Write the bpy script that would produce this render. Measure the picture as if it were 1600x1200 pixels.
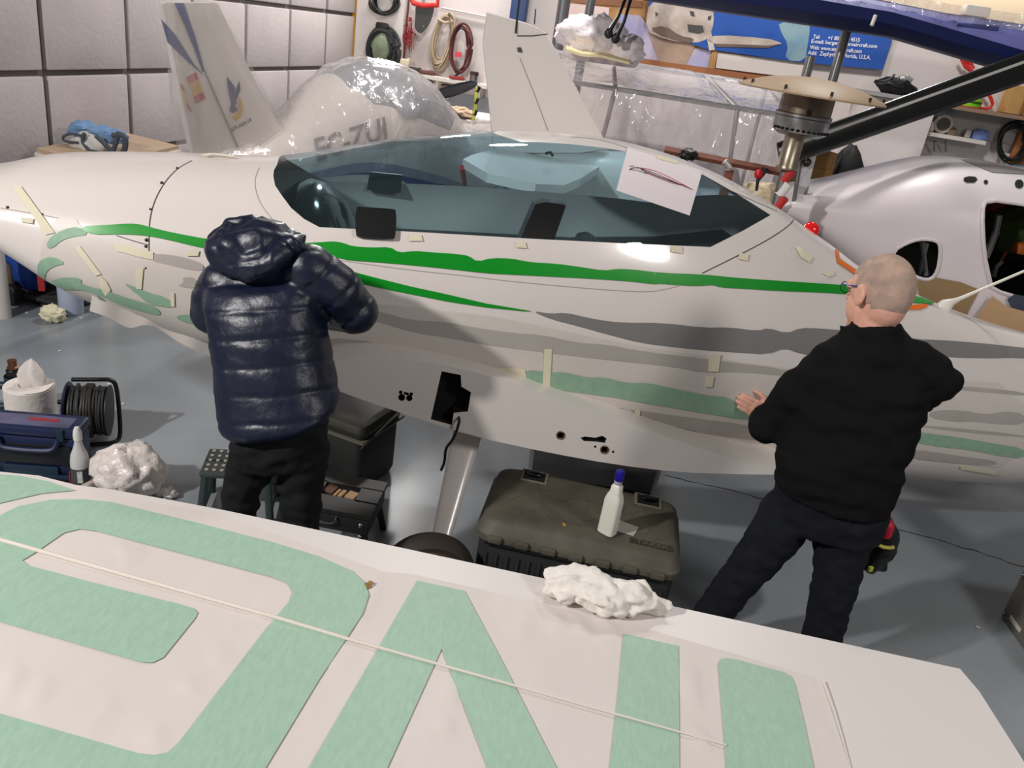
import bpy, bmesh, math, random
import numpy as np
from mathutils import Vector, Matrix, noise as mnoise
from mathutils.geometry import delaunay_2d_cdt
for o in list(bpy.data.objects): bpy.data.objects.remove(o, do_unlink=True)
SC = bpy.context.scene; COL = SC.collection
random.seed(7); RNG = np.random.default_rng(7)
# ------------------------------------------------------------------ camera
F = 1250.0; PITCH = math.radians(23.8); ROLL = math.radians(9.0); CAM = np.array([0, 0, 2.25])
FW = np.array([0, math.cos(PITCH), -math.sin(PITCH)]); R0 = np.array([1.0, 0, 0]); U0 = np.cross(R0, FW)
CR = math.cos(ROLL)*R0 + math.sin(ROLL)*U0; CU = -math.sin(ROLL)*R0 + math.cos(ROLL)*U0
cd = bpy.data.cameras.new('camera'); co = bpy.data.objects.new('camera', cd); COL.objects.link(co)
cd.sensor_width = 36; cd.lens = 36*F/1600; cd.clip_start = .05
m4 = Matrix.Identity(4)
for i in range(3): m4[i][0] = CR[i]; m4[i][1] = CU[i]; m4[i][2] = -FW[i]; m4[i][3] = CAM[i]
co.matrix_world = m4; SC.camera = co
# ------------------------------------------------------------------ light, world, exposure
SC.view_settings.view_transform = 'Standard'; SC.view_settings.look = 'None'
SC.view_settings.exposure = -0.24; SC.view_settings.gamma = 1; SC.view_settings.use_curve_mapping = False
W = bpy.data.worlds.new('world'); SC.world = W; W.use_nodes = True
W.node_tree.nodes['Background'].inputs[0].default_value = (1.0, .96, .95, 1)
W.node_tree.nodes['Background'].inputs[1].default_value = .15
def lamp(name, loc, target, power, size, col=(1, .965, .94)):
    l = bpy.data.lights.new(name, 'AREA'); l.shape = 'DISK'; l.size = size; l.energy = power; l.color = col
    o = bpy.data.objects.new(name, l); COL.objects.link(o); o.location = loc
    o.rotation_euler = (Vector(target)-Vector(loc)).to_track_quat('-Z', 'Y').to_euler(); return o
lamp('hall_lamp_key', (-4.2, -.7, 4.3), (.4, 3.0, .8), 345, .26)
lamp('fill_lamp', (4.0, -.6, 4.6), (1.2, 3.2, .9), 115, 1.2)  # added soft fill light, brightens the right side of the fuselage
lamp('hall_lamp_rear', (-1.75, 10.3, 3.85), (-.8, 5.5, .3), 150, .5)
lamp('hall_lamp_mid', (-.6, 6.6, 5.2), (-.4, 7.6, .8), 130, .6)
lamp('hall_lamp_far_right', (2.2, 6.8, 5.2), (3.2, 7.6, 1), 140, .5)
# ------------------------------------------------------------------ pixel helpers
def ray(px, py): return FW*F + CR*(px-800) + CU*(600-py)
def P(px, py, y):                      # point seen at a pixel, at depth y
    d = ray(px, py); return CAM + d*(y/d[1])
def PZ(px, py, z):                     # ... at height z
    d = ray(px, py); return CAM + d*((z-CAM[2])/d[2])
def PP(px, py, p0, n):                 # ... on a plane
    d = ray(px, py); n = np.asarray(n, float); return CAM + d*(np.dot(np.asarray(p0, float)-CAM, n)/np.dot(d, n))
V = lambda *a: np.array(a, float)
def nrm(v): v = np.asarray(v, float); return v/max(np.linalg.norm(v), 1e-12)
# ------------------------------------------------------------------ materials
def lin(c):
    c = np.array(c, float)/255.0
    return tuple(np.where(c <= .04045, c/12.92, ((c+.055)/1.055)**2.4))+(1.0,)
MATS = {}
def mat(name, col, rough=.5, metal=0., var=None, bump=None, coat=0., spec=.5, col2=None, alpha=None, emit=0, stretch=None, trans=0):
    if name in MATS: return MATS[name]
    m = bpy.data.materials.new(name); m.use_nodes = True; nt = m.node_tree; b = nt.nodes['Principled BSDF']
    c = lin(col); b.inputs['Base Color'].default_value = c; b.inputs['Roughness'].default_value = rough
    b.inputs['Metallic'].default_value = metal; b.inputs['Coat Weight'].default_value = coat; b.inputs['Coat Roughness'].default_value = .06
    b.inputs['Specular IOR Level'].default_value = spec
    if trans: b.inputs['Transmission Weight'].default_value = trans
    if alpha is not None: b.inputs['Alpha'].default_value = alpha
    if emit: b.inputs['Emission Color'].default_value = c; b.inputs['Emission Strength'].default_value = emit
    if var or bump:
        tc = nt.nodes.new('ShaderNodeTexCoord'); src = tc.outputs['Object']
        if stretch:
            mp = nt.nodes.new('ShaderNodeMapping'); mp.inputs['Scale'].default_value = stretch
            nt.links.new(src, mp.inputs[0]); src = mp.outputs[0]
    if var:                            # (scale, amount) or with col2: mix towards a second colour
        n = nt.nodes.new('ShaderNodeTexNoise'); n.inputs['Scale'].default_value = var[0]; n.inputs['Detail'].default_value = 6
        nt.links.new(src, n.inputs['Vector'])
        rp = nt.nodes.new('ShaderNodeMapRange'); rp.inputs[1].default_value = .3; rp.inputs[2].default_value = .7
        nt.links.new(n.outputs[0], rp.inputs[0])
        mx = nt.nodes.new('ShaderNodeMix'); mx.data_type = 'RGBA'
        a = var[1]; c2 = lin(col2) if col2 else tuple(v*(1-a) for v in c[:3])+(1,)
        c1 = c if col2 else tuple(min(1, v*(1+a)) for v in c[:3])+(1,)
        mx.inputs['A'].default_value = c1; mx.inputs['B'].default_value = c2
        nt.links.new(rp.outputs[0], mx.inputs['Factor']); nt.links.new(mx.outputs['Result'], b.inputs['Base Color'])
    if bump:                           # (scale, strength, distance)
        n2 = nt.nodes.new('ShaderNodeTexNoise'); n2.inputs['Scale'].default_value = bump[0]; n2.inputs['Detail'].default_value = 4
        nt.links.new(src, n2.inputs['Vector'])
        bp = nt.nodes.new('ShaderNodeBump'); bp.inputs['Strength'].default_value = bump[1]; bp.inputs['Distance'].default_value = bump[2]
        nt.links.new(n2.outputs[0], bp.inputs['Height']); nt.links.new(bp.outputs[0], b.inputs['Normal'])
    MATS[name] = m; return m
def film(name, col, opacity, rough=.25, bump=None, tint=(1, 1, 1), spec=1.0):
    """clear sheet: transparent mixed with a faint diffuse veil and gloss"""
    if name in MATS: return MATS[name]
    m = bpy.data.materials.new(name); m.use_nodes = True; nt = m.node_tree; nt.nodes.clear()
    out = nt.nodes.new('ShaderNodeOutputMaterial'); t = nt.nodes.new('ShaderNodeBsdfTransparent'); t.inputs[0].default_value = tuple(tint)+(1,)
    d = nt.nodes.new('ShaderNodeBsdfPrincipled'); d.inputs['Base Color'].default_value = lin(col); d.inputs['Roughness'].default_value = rough
    mx = nt.nodes.new('ShaderNodeMixShader'); mx.inputs[0].default_value = opacity
    nt.links.new(t.outputs[0], mx.inputs[1]); nt.links.new(d.outputs[0], mx.inputs[2])
    g = nt.nodes.new('ShaderNodeBsdfGlossy'); g.inputs['Roughness'].default_value = rough*.5; g.inputs[0].default_value = (1, 1, 1, 1)
    fr = nt.nodes.new('ShaderNodeLayerWeight'); pw = nt.nodes.new('ShaderNodeMath'); pw.operation = 'POWER'; pw.inputs[1].default_value = 4.0   # thin sheet: same reflectance from both sides
    ml = nt.nodes.new('ShaderNodeMath'); ml.operation = 'MULTIPLY_ADD'; ml.inputs[1].default_value = .55*spec; ml.inputs[2].default_value = .05*spec
    nt.links.new(fr.outputs['Facing'], pw.inputs[0]); nt.links.new(pw.outputs[0], ml.inputs[0])
    m2 = nt.nodes.new('ShaderNodeMixShader'); nt.links.new(ml.outputs[0], m2.inputs[0])
    nt.links.new(mx.outputs[0], m2.inputs[1]); nt.links.new(g.outputs[0], m2.inputs[2])
    if bump:
        tc = nt.nodes.new('ShaderNodeTexCoord'); n2 = nt.nodes.new('ShaderNodeTexNoise'); n2.inputs['Scale'].default_value = bump[0]; n2.inputs['Detail'].default_value = 3
        n2.inputs['Distortion'].default_value = 1.5
        mp = nt.nodes.new('ShaderNodeMapping'); mp.inputs['Scale'].default_value = (1, 1, .35); nt.links.new(tc.outputs['Object'], mp.inputs[0]); nt.links.new(mp.outputs[0], n2.inputs['Vector'])
        bp = nt.nodes.new('ShaderNodeBump'); bp.inputs['Strength'].default_value = bump[1]; bp.inputs['Distance'].default_value = bump[2]
        nt.links.new(n2.outputs[0], bp.inputs['Height'])
        for s in (d, g, fr): nt.links.new(bp.outputs[0], s.inputs['Normal'])
    nt.links.new(m2.outputs[0], out.inputs[0]); MATS[name] = m; return m
# ------------------------------------------------------------------ objects
def tag(o, label=None, cat=None, group=None, kind=None):
    if label: o['label'] = label
    if cat: o['category'] = cat
    if group: o['group'] = group
    if kind: o['kind'] = kind
    return o
def thing(name, label, cat, loc=(0, 0, 0), group=None):
    o = bpy.data.objects.new(name, None); COL.objects.link(o); o.location = Vector([float(v) for v in loc]); o.empty_display_size = .05
    return tag(o, label, cat, group)
def wloc(o):
    v = Vector((0, 0, 0))
    while o is not None: v = v + o.location; o = o.parent
    return v
def mesh_obj(name, verts, faces, m, parent=None, smooth=True, auto=None):
    me = bpy.data.meshes.new(name)
    verts = np.asarray(verts, float)
    off = np.array(wloc(parent)) if parent else np.zeros(3)
    loc = np.zeros(3)
    if parent is None and len(verts):
        loc = np.array([(verts[:, 0].min()+verts[:, 0].max())/2, (verts[:, 1].min()+verts[:, 1].max())/2, verts[:, 2].min()])
    me.from_pydata([tuple(v) for v in verts-off-loc], [], [tuple(int(i) for i in f) for f in faces])
    bm = bmesh.new(); bm.from_mesh(me); bmesh.ops.recalc_face_normals(bm, faces=bm.faces); bm.to_mesh(me); bm.free()
    if smooth:
        me.polygons.foreach_set('use_smooth', [True]*len(me.polygons))
        try: me.set_sharp_from_angle(angle=math.radians(auto or 40))
        except Exception: pass
    if m: me.materials.append(m)
    o = bpy.data.objects.new(name, me); COL.objects.link(o)
    if parent: o.parent = parent
    else: o.location = Vector(loc)
    return o
class MB:
    """collects shapes in world coordinates, builds ONE mesh object"""
    def __init__(s, M=None): s.v = []; s.f = []; s.M = M
    def add(s, verts, faces):
        b = len(s.v); vv = np.asarray(verts, float).reshape(-1, 3)
        if s.M is not None: vv = vv @ s.M[:3, :3].T + s.M[:3, 3]
        s.v += list(vv); s.f += [tuple(b+i for i in f) for f in faces]; return s
    def box(s, c, d, rot=None, r=0.):
        hx, hy, hz = [q/2 for q in d]; c = np.asarray(c, float)
        if r > 0:
            r = min(r, hx*.99, hy*.99, hz*.99); vs = []; fs = []
            # rounded box: 3 rings per z-level profile
            prof = [(-hz, r), (-hz+r*.3, r*.3), (-hz+r, 0), (hz-r, 0), (hz-r*.3, r*.3), (hz, r)]
            rings = []
            for z, ins in prof:
                ring = []
                for cx, cy, a0 in ((hx-r, hy-r, 0), (-hx+r, hy-r, 90), (-hx+r, -hy+r, 180), (hx-r, -hy+r, 270)):
                    for k in range(4):
                        t = math.radians(a0+30*k); q = r-ins
                        ring.append((cx+q*math.cos(t), cy+q*math.sin(t), z))
                rings.append(ring)
            n = 16
            for rg in rings: vs += rg
            for i in range(len(rings)-1):
                for j in range(n): fs.append((i*n+j, i*n+(j+1) % n, (i+1)*n+(j+1) % n, (i+1)*n+j))
            fs.append(tuple(range(n))[::-1]); fs.append(tuple((len(rings)-1)*n+j for j in range(n)))
            vs = np.array(vs)
        else:
            vs = np.array([(x, y, z) for x in (-hx, hx) for y in (-hy, hy) for z in (-hz, hz)])
            fs = [(0, 1, 3, 2), (4, 6, 7, 5), (0, 4, 5, 1), (2, 3, 7, 6), (0, 2, 6, 4), (1, 5, 7, 3)]
        if rot is not None: vs = vs @ np.asarray(rot).T
        return s.add(vs+c, fs)
    def loft(s, rings, caps=True, closed=True):
        n = len(rings[0]); vs = np.concatenate([np.asarray(r, float) for r in rings]); fs = []
        for i in range(len(rings)-1):
            for j in range(n if closed else n-1):
                k = (j+1) % n; fs.append((i*n+j, i*n+k, (i+1)*n+k, (i+1)*n+j))
        if caps and closed: fs.append(tuple(range(n))[::-1]); fs.append(tuple((len(rings)-1)*n+j for j in range(n)))
        return s.add(vs, fs)
    def tube(s, pts, rad, n=8, closed=False):
        pts = np.asarray(pts, float); N = len(pts); rad = np.broadcast_to(np.asarray(rad, float), (N,))
        up = V(0, 0, 1); rings = []; prev = None
        for i in range(N):
            t = nrm(pts[(i+1) % N]-pts[i-1]) if closed else nrm(pts[min(i+1, N-1)]-pts[max(i-1, 0)])
            if prev is None:
                a = np.cross(t, up)
                if np.linalg.norm(a) < .05: a = np.cross(t, V(1, 0, 0))
            else: a = prev - t*np.dot(prev, t)
            a = nrm(a); prev = a; b = np.cross(t, a)
            rings.append([pts[i]+rad[i]*(math.cos(q)*a+math.sin(q)*b) for q in np.linspace(0, 2*math.pi, n, endpoint=False)])
        if closed:
            rings.append(rings[0]); return s.loft(rings, caps=False)
        return s.loft(rings)
    def lathe(s, prof, c=(0, 0, 0), axis=(0, 0, 1), n=24, caps=True):
        ax = nrm(axis); a = np.cross(ax, V(0, 0, 1) if abs(ax[2]) < .9 else V(1, 0, 0)); a = nrm(a); b = np.cross(ax, a); c = np.asarray(c, float)
        return s.loft([[c+ax*z+r*(math.cos(q)*a+math.sin(q)*b) for q in np.linspace(0, 2*math.pi, n, endpoint=False)] for r, z in prof], caps)
    def cyl(s, p0, p1, r, r1=None, n=16): return s.tube([p0, p1], [r, r if r1 is None else r1], n)
    def ball(s, c, rr, n=14, seed=None, lump=0., fr=2.0):
        rr = np.broadcast_to(np.asarray(rr, float), (3,)); c = np.asarray(c, float); rings = []
        for i in range(n+1):
            t = math.pi*i/n; ring = []
            for q in np.linspace(0, 2*math.pi, n*2, endpoint=False):
                d = V(math.sin(t)*math.cos(q), math.sin(t)*math.sin(q), math.cos(t)); k = 1.
                if lump: k += lump*mnoise.noise(Vector(d*fr)+Vector((seed or 0, 3.1, 0)))+.5*lump*mnoise.noise(Vector(d*fr*2.7)+Vector((seed or 0, 9.1, 4)))
                ring.append(c+d*rr*k)
            rings.append(ring)
        return s.loft(rings, caps=False)
    def plate(s, poly, th):            # polygon (3D, planar) thickened along its normal (downwards by th)
        poly = np.asarray(poly, float); n = nrm(np.cross(poly[1]-poly[0], poly[2]-poly[0])); k = len(poly)
        tris = fill2d(poly, n); vs = np.concatenate([poly, poly-n*th])
        fs = [tuple(t) for t in tris]+[tuple(k+i for i in t[::-1]) for t in tris]+[(i, (i+1) % k, k+(i+1) % k, k+i) for i in range(k)]
        return s.add(vs, fs)
    def build(s, name, m, parent=None, smooth=True, auto=None): return mesh_obj(name, s.v, s.f, m, parent, smooth, auto)
def basis(n):
    n = nrm(n); a = np.cross(n, V(0, 0, 1)); a = nrm(a) if np.linalg.norm(a) > .05 else V(1, 0, 0); return a, np.cross(n, a)
def fill2d(poly, n):
    a, b = basis(n); q = [Vector((float(p@a), float(p@b))) for p in poly]
    from mathutils.geometry import tessellate_polygon
    return [tuple(t) for t in tessellate_polygon([[Vector((v.x, v.y, 0)) for v in q]])]
def pip(pts, poly):
    pts = np.asarray(pts, float); poly = np.asarray(poly, float); x, y = pts[:, 0], pts[:, 1]; ins = np.zeros(len(pts), bool); j = len(poly)-1
    for i in range(len(poly)):
        xi, yi = poly[i]; xj, yj = poly[j]
        if yi != yj: ins ^= ((yi > y) != (yj > y)) & (x < (xj-xi)*(y-yi)/(yj-yi)+xi)
        j = i
    return ins
def dens(poly, step, closed=True):
    poly = np.asarray(poly, float); out = []; n = len(poly)
    for i in range(n if closed else n-1):
        a = poly[i]; b = poly[(i+1) % n]; k = max(1, int(np.linalg.norm(b-a)/step)); out += [a+(b-a)*t/k for t in range(k)]
    if not closed: out.append(poly[-1])
    return np.array(out)
def smoothpoly(poly, it=2):           # Chaikin
    poly = np.asarray(poly, float)
    for _ in range(it):
        nx = np.roll(poly, -1, 0); poly = np.stack([poly*.75+nx*.25, poly*.25+nx*.75], 1).reshape(-1, poly.shape[1])
    return poly
def smoothline(p, it=2):
    p = np.asarray(p, float)
    for _ in range(it):
        q = np.stack([p[:-1]*.75+p[1:]*.25, p[:-1]*.25+p[1:]*.75], 1).reshape(-1, p.shape[1]); p = np.concatenate([p[:1], q, p[-1:]])
    return p
def cdt(polys, grid):
    """triangulate grid points with polygon edges as constraints -> (verts Nx2, tris Mx3)"""
    vs = []; es = []
    for p in polys:
        b = len(vs); vs += [Vector((float(x), float(y))) for x, y in p]; es += [(b+i, b+(i+1) % len(p)) for i in range(len(p))]
    vs += [Vector((float(x), float(y))) for x, y in grid]
    r = delaunay_2d_cdt(vs, es, [], 0, 1e-6)
    return np.array([(v.x, v.y) for v in r[0]]), np.array([f for f in r[2] if len(f) == 3])
def text_mesh(body, size, bold=False):
    cu = bpy.data.curves.new('txt', 'FONT'); cu.body = body; cu.size = size; cu.extrude = 0; cu.resolution_u = 2
    if bold: cu.offset = size*.02
    o = bpy.data.objects.new('txt', cu); COL.objects.link(o); dg = bpy.context.evaluated_depsgraph_get(); me = bpy.data.meshes.new_from_object(o.evaluated_get(dg))
    v = np.array([tuple(q.co) for q in me.vertices]).reshape(-1, 3); f = [tuple(p.vertices) for p in me.polygons]
    bpy.data.objects.remove(o); bpy.data.curves.remove(cu); bpy.data.meshes.remove(me); return v, f
def remesh(name, mb, m, parent, vox=.012, it=6, post=None, smooth_f=.5):
    """union of closed shapes -> one continuous smooth surface"""
    o = mb.build(name, None, None); loc = np.array(o.location)
    r = o.modifiers.new('r', 'REMESH'); r.mode = 'VOXEL'; r.voxel_size = vox; r.use_smooth_shade = True
    if it: s_ = o.modifiers.new('s', 'SMOOTH'); s_.iterations = it; s_.factor = smooth_f
    dg = bpy.context.evaluated_depsgraph_get(); me = bpy.data.meshes.new_from_object(o.evaluated_get(dg)); bpy.data.objects.remove(o)
    n = len(me.vertices); co_ = np.empty(n*3); me.vertices.foreach_get('co', co_); co_ = co_.reshape(-1, 3)+loc
    if post:
        nr = np.empty(n*3); me.vertices.foreach_get('normal', nr); co_ = post(co_, nr.reshape(-1, 3))
    base = np.array(wloc(parent)) if parent else np.zeros(3)
    me.vertices.foreach_set('co', (co_-base).ravel()); me.update(); me.name = name
    me.polygons.foreach_set('use_smooth', [True]*len(me.polygons)); me.materials.clear()
    if m: me.materials.append(m)
    ob = bpy.data.objects.new(name, me); COL.objects.link(ob); ob.parent = parent; return ob
def cap(mb, pts, rads, n=14):         # tapered limb with rounded ends
    pts = np.asarray(pts, float); mb.tube(pts, rads, n)
    for p, r in zip(pts, np.broadcast_to(rads, (len(pts),))): mb.ball(p, r, 8)
    return mb
def rotz(d): t = math.radians(d); return np.array([[math.cos(t), -math.sin(t), 0], [math.sin(t), math.cos(t), 0], [0, 0, 1]])
def xf(loc, rz=0, R=None):
    M = np.eye(4); M[:3, :3] = rotz(rz) if R is None else R; M[:3, 3] = loc; return M
def copy_tree(o, name=None, dloc=(0, 0, 0), parent=None):
    c = o.copy(); COL.objects.link(c); c.parent = parent
    if parent is None: c.location = o.location+Vector(dloc)
    for ch in list(o.children): copy_tree(ch, None, parent=c)
    return c
# palette
white_paint = mat('white_paint', (226, 218, 212), .22, coat=.3)
black_plastic = mat('black_plastic', (16, 16, 17), .4, bump=(120, .15, .002))
black_gloss = mat('black_gloss', (8, 8, 9), .08)
dark_hole = mat('dark_hole', (5, 5, 6), .9)
steel = mat('steel', (150, 150, 150), .3, 1.0)
masking_tape = mat('masking_tape', (224, 216, 190), .8, bump=(200, .3, .002))
# ================================================================== the hall
floor_m = mat('floor_epoxy', (146, 153, 157), .23, var=(1.3, .12), col2=(128, 134, 139), bump=(230, .16, .002), spec=.55)
fl = MB().box((0.5, 5, -.05), (19, 18, .1)).build('floor', floor_m); tag(fl, kind='structure')
WD = nrm((.177, .984, 0)); WN = V(WD[1], -WD[0], 0); WP = -WN*4.6         # left wall: direction, normal, point
CORN = WP+WD*10.40; BD = WN.copy(); BN = -WD                              # back wall: direction, normal
block_m = mat('painted_block', (186, 178, 177), .75, var=(2.5, .06), bump=(26, .5, .008))
joint_m = mat('block_joint', (104, 98, 93), .9, bump=(60, .5, .006))
RW = np.array([WD, WN, V(0, 0, 1)]).T
wl = MB().box(WP+WD*5.6-WN*.11+V(0, 0, 2.6), (10.2, .2, 5.2), RW).build('wall_left', joint_m); tag(wl, kind='structure')
tj = [1.59+.88*k for k in range(11)]; zj = [0, .24, .86, 1.48, 2.10, 2.72, 3.34]
for i in range(len(tj)-1):
    for j in range(len(zj)-1):
        c = WP+WD*(tj[i]+tj[i+1])/2+V(0, 0, (zj[j]+zj[j+1])/2); e = RNG.uniform(-.004, .004)
        MB().box(c+WN*(.002+e), (.88-.042, .05, zj[j+1]-zj[j]-.042), RW, r=.012).build('block', block_m, wl)
wall_m = mat('white_wall', (214, 205, 202), .75, var=(1.2, .05), bump=(14, .4, .006))
RB = np.array([BD, BN, V(0, 0, 1)]).T
wb = MB().box(CORN+BD*5.2-BN*.1+V(0, 0, 2.6), (10.8, .2, 5.2), RB).build('wall_back', wall_m); tag(wb, kind='structure')
def BW(px, py, off=0.): return PP(px, py, CORN+BN*off, BN)
yel = mat('yellow_steel', (205, 150, 30), .5, var=(6, .1))
c0 = BW(556, 60)
yc = MB().box(V(c0[0], c0[1]-.06, 2.4), (.13, .12, 4.8), RB).box(V(c0[0], c0[1]-.06, .02), (.25, .2, .03), RB).build('steel_column', yel)
tag(yc, 'yellow painted steel column in the corner where block wall meets white wall', 'column')
cr = MB()
for seg in ([(1040, 742), (1090, 755), (1130, 762), (1185, 778), (1300, 802), (1410, 828), (1470, 846), (1530, 862), (1600, 886), (1700, 915)],):
    p = dens(seg, 12, False)+RNG.normal(0, .8, (len(dens(seg, 12, False)), 2)); q = [PZ(x, y, .0015) for x, y in p]
    for a, b in zip(q[:-1], q[1:]):
        n = nrm(np.cross(b-a, V(0, 0, 1)))*RNG.uniform(.002, .005); cr.add([a-n, a+n, b+n, b-n], [(0, 1, 2, 3)])
cr.build('floor_crack', mat('crack', (50, 50, 52), .9), fl)
# ================================================================== parametric bodies
class Body:
    """lofted hull: axis through O at a bearing; tables for top, bottom, half width"""
    def __init__(s, O, bearing, tops, bots, wid, boff=-.3, zf=.42, nt=2.1, nb=2.5, smooth=3, toff=0.):
        t = math.radians(bearing); s.O = np.asarray(O, float); s.a = V(math.sin(t), math.cos(t), 0); s.n = V(-s.a[1], s.a[0], 0); s.nt = nt; s.nb = nb; s.zf = zf
        T = np.array([s.cp(x, y, toff) if isinstance(x, int) else (x, y) for x, y in tops]); B = np.array([s.cp(x, y, boff) if isinstance(x, int) else (x, y) for x, y in bots]); Wd = np.array(wid, float)
        s.s0 = Wd[0, 0]; s.s1 = Wd[-1, 0]; s.S = np.linspace(s.s0, s.s1, 400)
        def tab(A):
            A = A[np.argsort(A[:, 0])]; y = np.interp(s.S, A[:, 0], A[:, 1]); k = np.exp(-np.linspace(-2, 2, 8*smooth+1)**2); k /= k.sum(); h = len(k)//2
            return np.convolve(np.concatenate([2*y[0]-y[h:0:-1], y, 2*y[-1]-y[-2:-h-2:-1]]), k, 'valid')
        s.zt = tab(T); s.zb = tab(B); s.w = np.maximum(tab(Wd), .004); s.bvh = None
    def cp(s, px, py, off=0.):
        p = PP(px, py, s.O+s.n*off, s.n); return float((p-s.O)@s.a), float(p[2])
    def g(s, ss): return [np.interp(ss, s.S, q) for q in (s.zt, s.zb, s.w)]
    def pt(s, ss, th, off=0.):
        ss = np.asarray(ss, float); th = np.asarray(th, float); zt, zb, w = s.g(ss); zm = zb+s.zf*(zt-zb)
        sn, cs = np.sin(th), np.cos(th); up = cs >= 0; N = np.where(up, s.nt, s.nb); H = np.where(up, zt-zm, zm-zb)
        y = w*np.sign(sn)*np.abs(sn)**(2/N); z = zm+H*np.sign(cs)*np.abs(cs)**(2/N)
        p = s.O*[1, 1, 0]+ss[..., None]*s.a+y[..., None]*s.n; p[..., 2] = z
        if np.any(off):
            e = 1e-3; d1 = s.pt(ss+e, th)-s.pt(ss-e, th); d2 = s.pt(ss, th+e)-s.pt(ss, th-e); nn = np.cross(d1, d2); l = np.linalg.norm(nn, axis=-1, keepdims=True); nn = nn/np.maximum(l, 1e-12)
            c = s.O*[1, 1, 0]+ss[..., None]*s.a; c[..., 2] = zm; sg = np.sign(np.sum(nn*(p-c), -1, keepdims=True)); p = p+nn*sg*np.asarray(off)[..., None] if np.ndim(off) else p+nn*sg*off
        return p
    def inv(s, p):
        ss = float((p-s.O)@s.a); y = float((p-s.O)@s.n); zt, zb, w = s.g(ss); zm = zb+s.zf*(zt-zb); up = p[2] >= zm; N = s.nt if up else s.nb; H = (zt-zm) if up else (zm-zb)
        sn = np.sign(y)*min(1, abs(y/w))**(N/2); cs = (1 if up else -1)*min(1, abs((p[2]-zm)/max(H, 1e-6)))**(N/2); return ss, math.atan2(sn, cs)
    def hit(s, px, py):
        if s.bvh is None:
            from mathutils.bvhtree import BVHTree
            A, T = np.meshgrid(np.linspace(s.s0, s.s1, 240), np.linspace(-math.pi, math.pi, 181), indexing='ij'); v = s.pt(A, T).reshape(-1, 3)
            f = [(i*181+j, i*181+j+1, (i+1)*181+j+1, (i+1)*181+j) for i in range(239) for j in range(180)]; s.bvh = BVHTree.FromPolygons([tuple(q) for q in v], f)
        h = s.bvh.ray_cast(Vector(CAM), Vector(nrm(ray(px, py))))
        return None if h[0] is None else s.inv(np.array(h[0]))
    def par(s, pts):                   # pixels -> surface parameters (misses dropped)
        return np.array([q for q in (s.hit(x, y) for x, y in pts) if q is not None])
    def shell(s, name, m, parent, cuts=(), ds=.035, nth=120):
        """hull with openings; returns (shell object, [cut parameter meshes])"""
        gs, gt = np.meshgrid(np.arange(s.s0, s.s1+1e-6, ds), np.linspace(-math.pi, math.pi, nth+1), indexing='ij'); G = np.stack([gs.ravel(), gt.ravel()*.5], 1)
        cc = [np.array([(a, b*.5) for a, b in c]) for c in cuts]
        uv, tr = cdt(cc, G); cen = uv[tr].mean(1); keep = np.ones(len(tr), bool); outs = []
        for c in cc:
            q = pip(cen, c); keep &= ~q; outs.append(s._sub(uv, tr[q]))
        u, t = s._sub(uv, tr[keep]); v = s.pt(u[:, 0], u[:, 1]*2)
        o = mesh_obj(name, v, t, m, parent)
        bm = bmesh.new(); bm.from_mesh(o.data); bmesh.ops.remove_doubles(bm, verts=bm.verts, dist=1e-4)
        for ends in (0, 1): 
            pass
        bmesh.ops.recalc_face_normals(bm, faces=bm.faces); bm.to_mesh(o.data); bm.free()
        return o, outs
    def _sub(s, uv, t):
        ids, invx = np.unique(t, return_inverse=True); return uv[ids], invx.reshape(-1, 3)
    def patch(s, name, part, m, parent, off=0.):
        u, t = part; return mesh_obj(name, s.pt(u[:, 0], u[:, 1]*2, off), t, m, parent)
    def decal(s, name, poly, m, off, parent, step=.03, px=True, th=0.0, smooth=0):
        poly = np.asarray(poly, float)
        if smooth: poly = smoothpoly(poly, smooth)
        if px: poly = s.par(dens(poly, 9))
        q = poly*[1, .5]
        if len(q) < 3: return None
        lo, hi = q.min(0), q.max(0); g = np.stack(np.meshgrid(np.arange(lo[0]+step/2, hi[0], step), np.arange(lo[1]+step/2, hi[1], step*.8), indexing='ij'), -1).reshape(-1, 2)
        g = g[pip(g, q)] if len(g) else g; uv, tr = cdt([q], g); tr = tr[pip(uv[tr].mean(1), q)]
        if not len(tr): return None
        u, t = s._sub(uv, tr); v = s.pt(u[:, 0], u[:, 1]*2, off)
        if th:
            v2 = s.pt(u[:, 0], u[:, 1]*2, off-th); n = len(v); e = {}
            for f in t:
                for i in range(3): k = (f[i], f[(i+1) % 3]); e[k] = e.get(k, 0)+1
            bd = [k for k in e if (k[1], k[0]) not in e]; fs = [tuple(f) for f in t]+[tuple(n+i for i in f[::-1]) for f in t]+[(a, b, n+b, n+a) for a, b in bd]
            return mesh_obj(name, np.concatenate([v, v2]), fs, m, parent)
        return mesh_obj(name, v, t, m, parent)
    def line(s, name, pts, wd, m, parent, off=.0012, px=True, sm=2):
        p = smoothline(pts, sm) if sm else np.asarray(pts, float)
        u = s.par(dens(p, 10, False)) if px else p
        v = s.pt(u[:, 0], u[:, 1], off); vn = v-s.pt(u[:, 0], u[:, 1], off-.01); L = []
        for i in range(len(v)):
            t = nrm(v[min(i+1, len(v)-1)]-v[max(i-1, 0)]); b = nrm(np.cross(t, nrm(vn[i])))*wd/2; L.append((v[i]-b, v[i]+b))
        vs = [q for ab in L for q in ab]; fs = [(2*i, 2*i+1, 2*i+3, 2*i+2) for i in range(len(L)-1)]
        return mesh_obj(name, vs, fs, m, parent)
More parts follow.
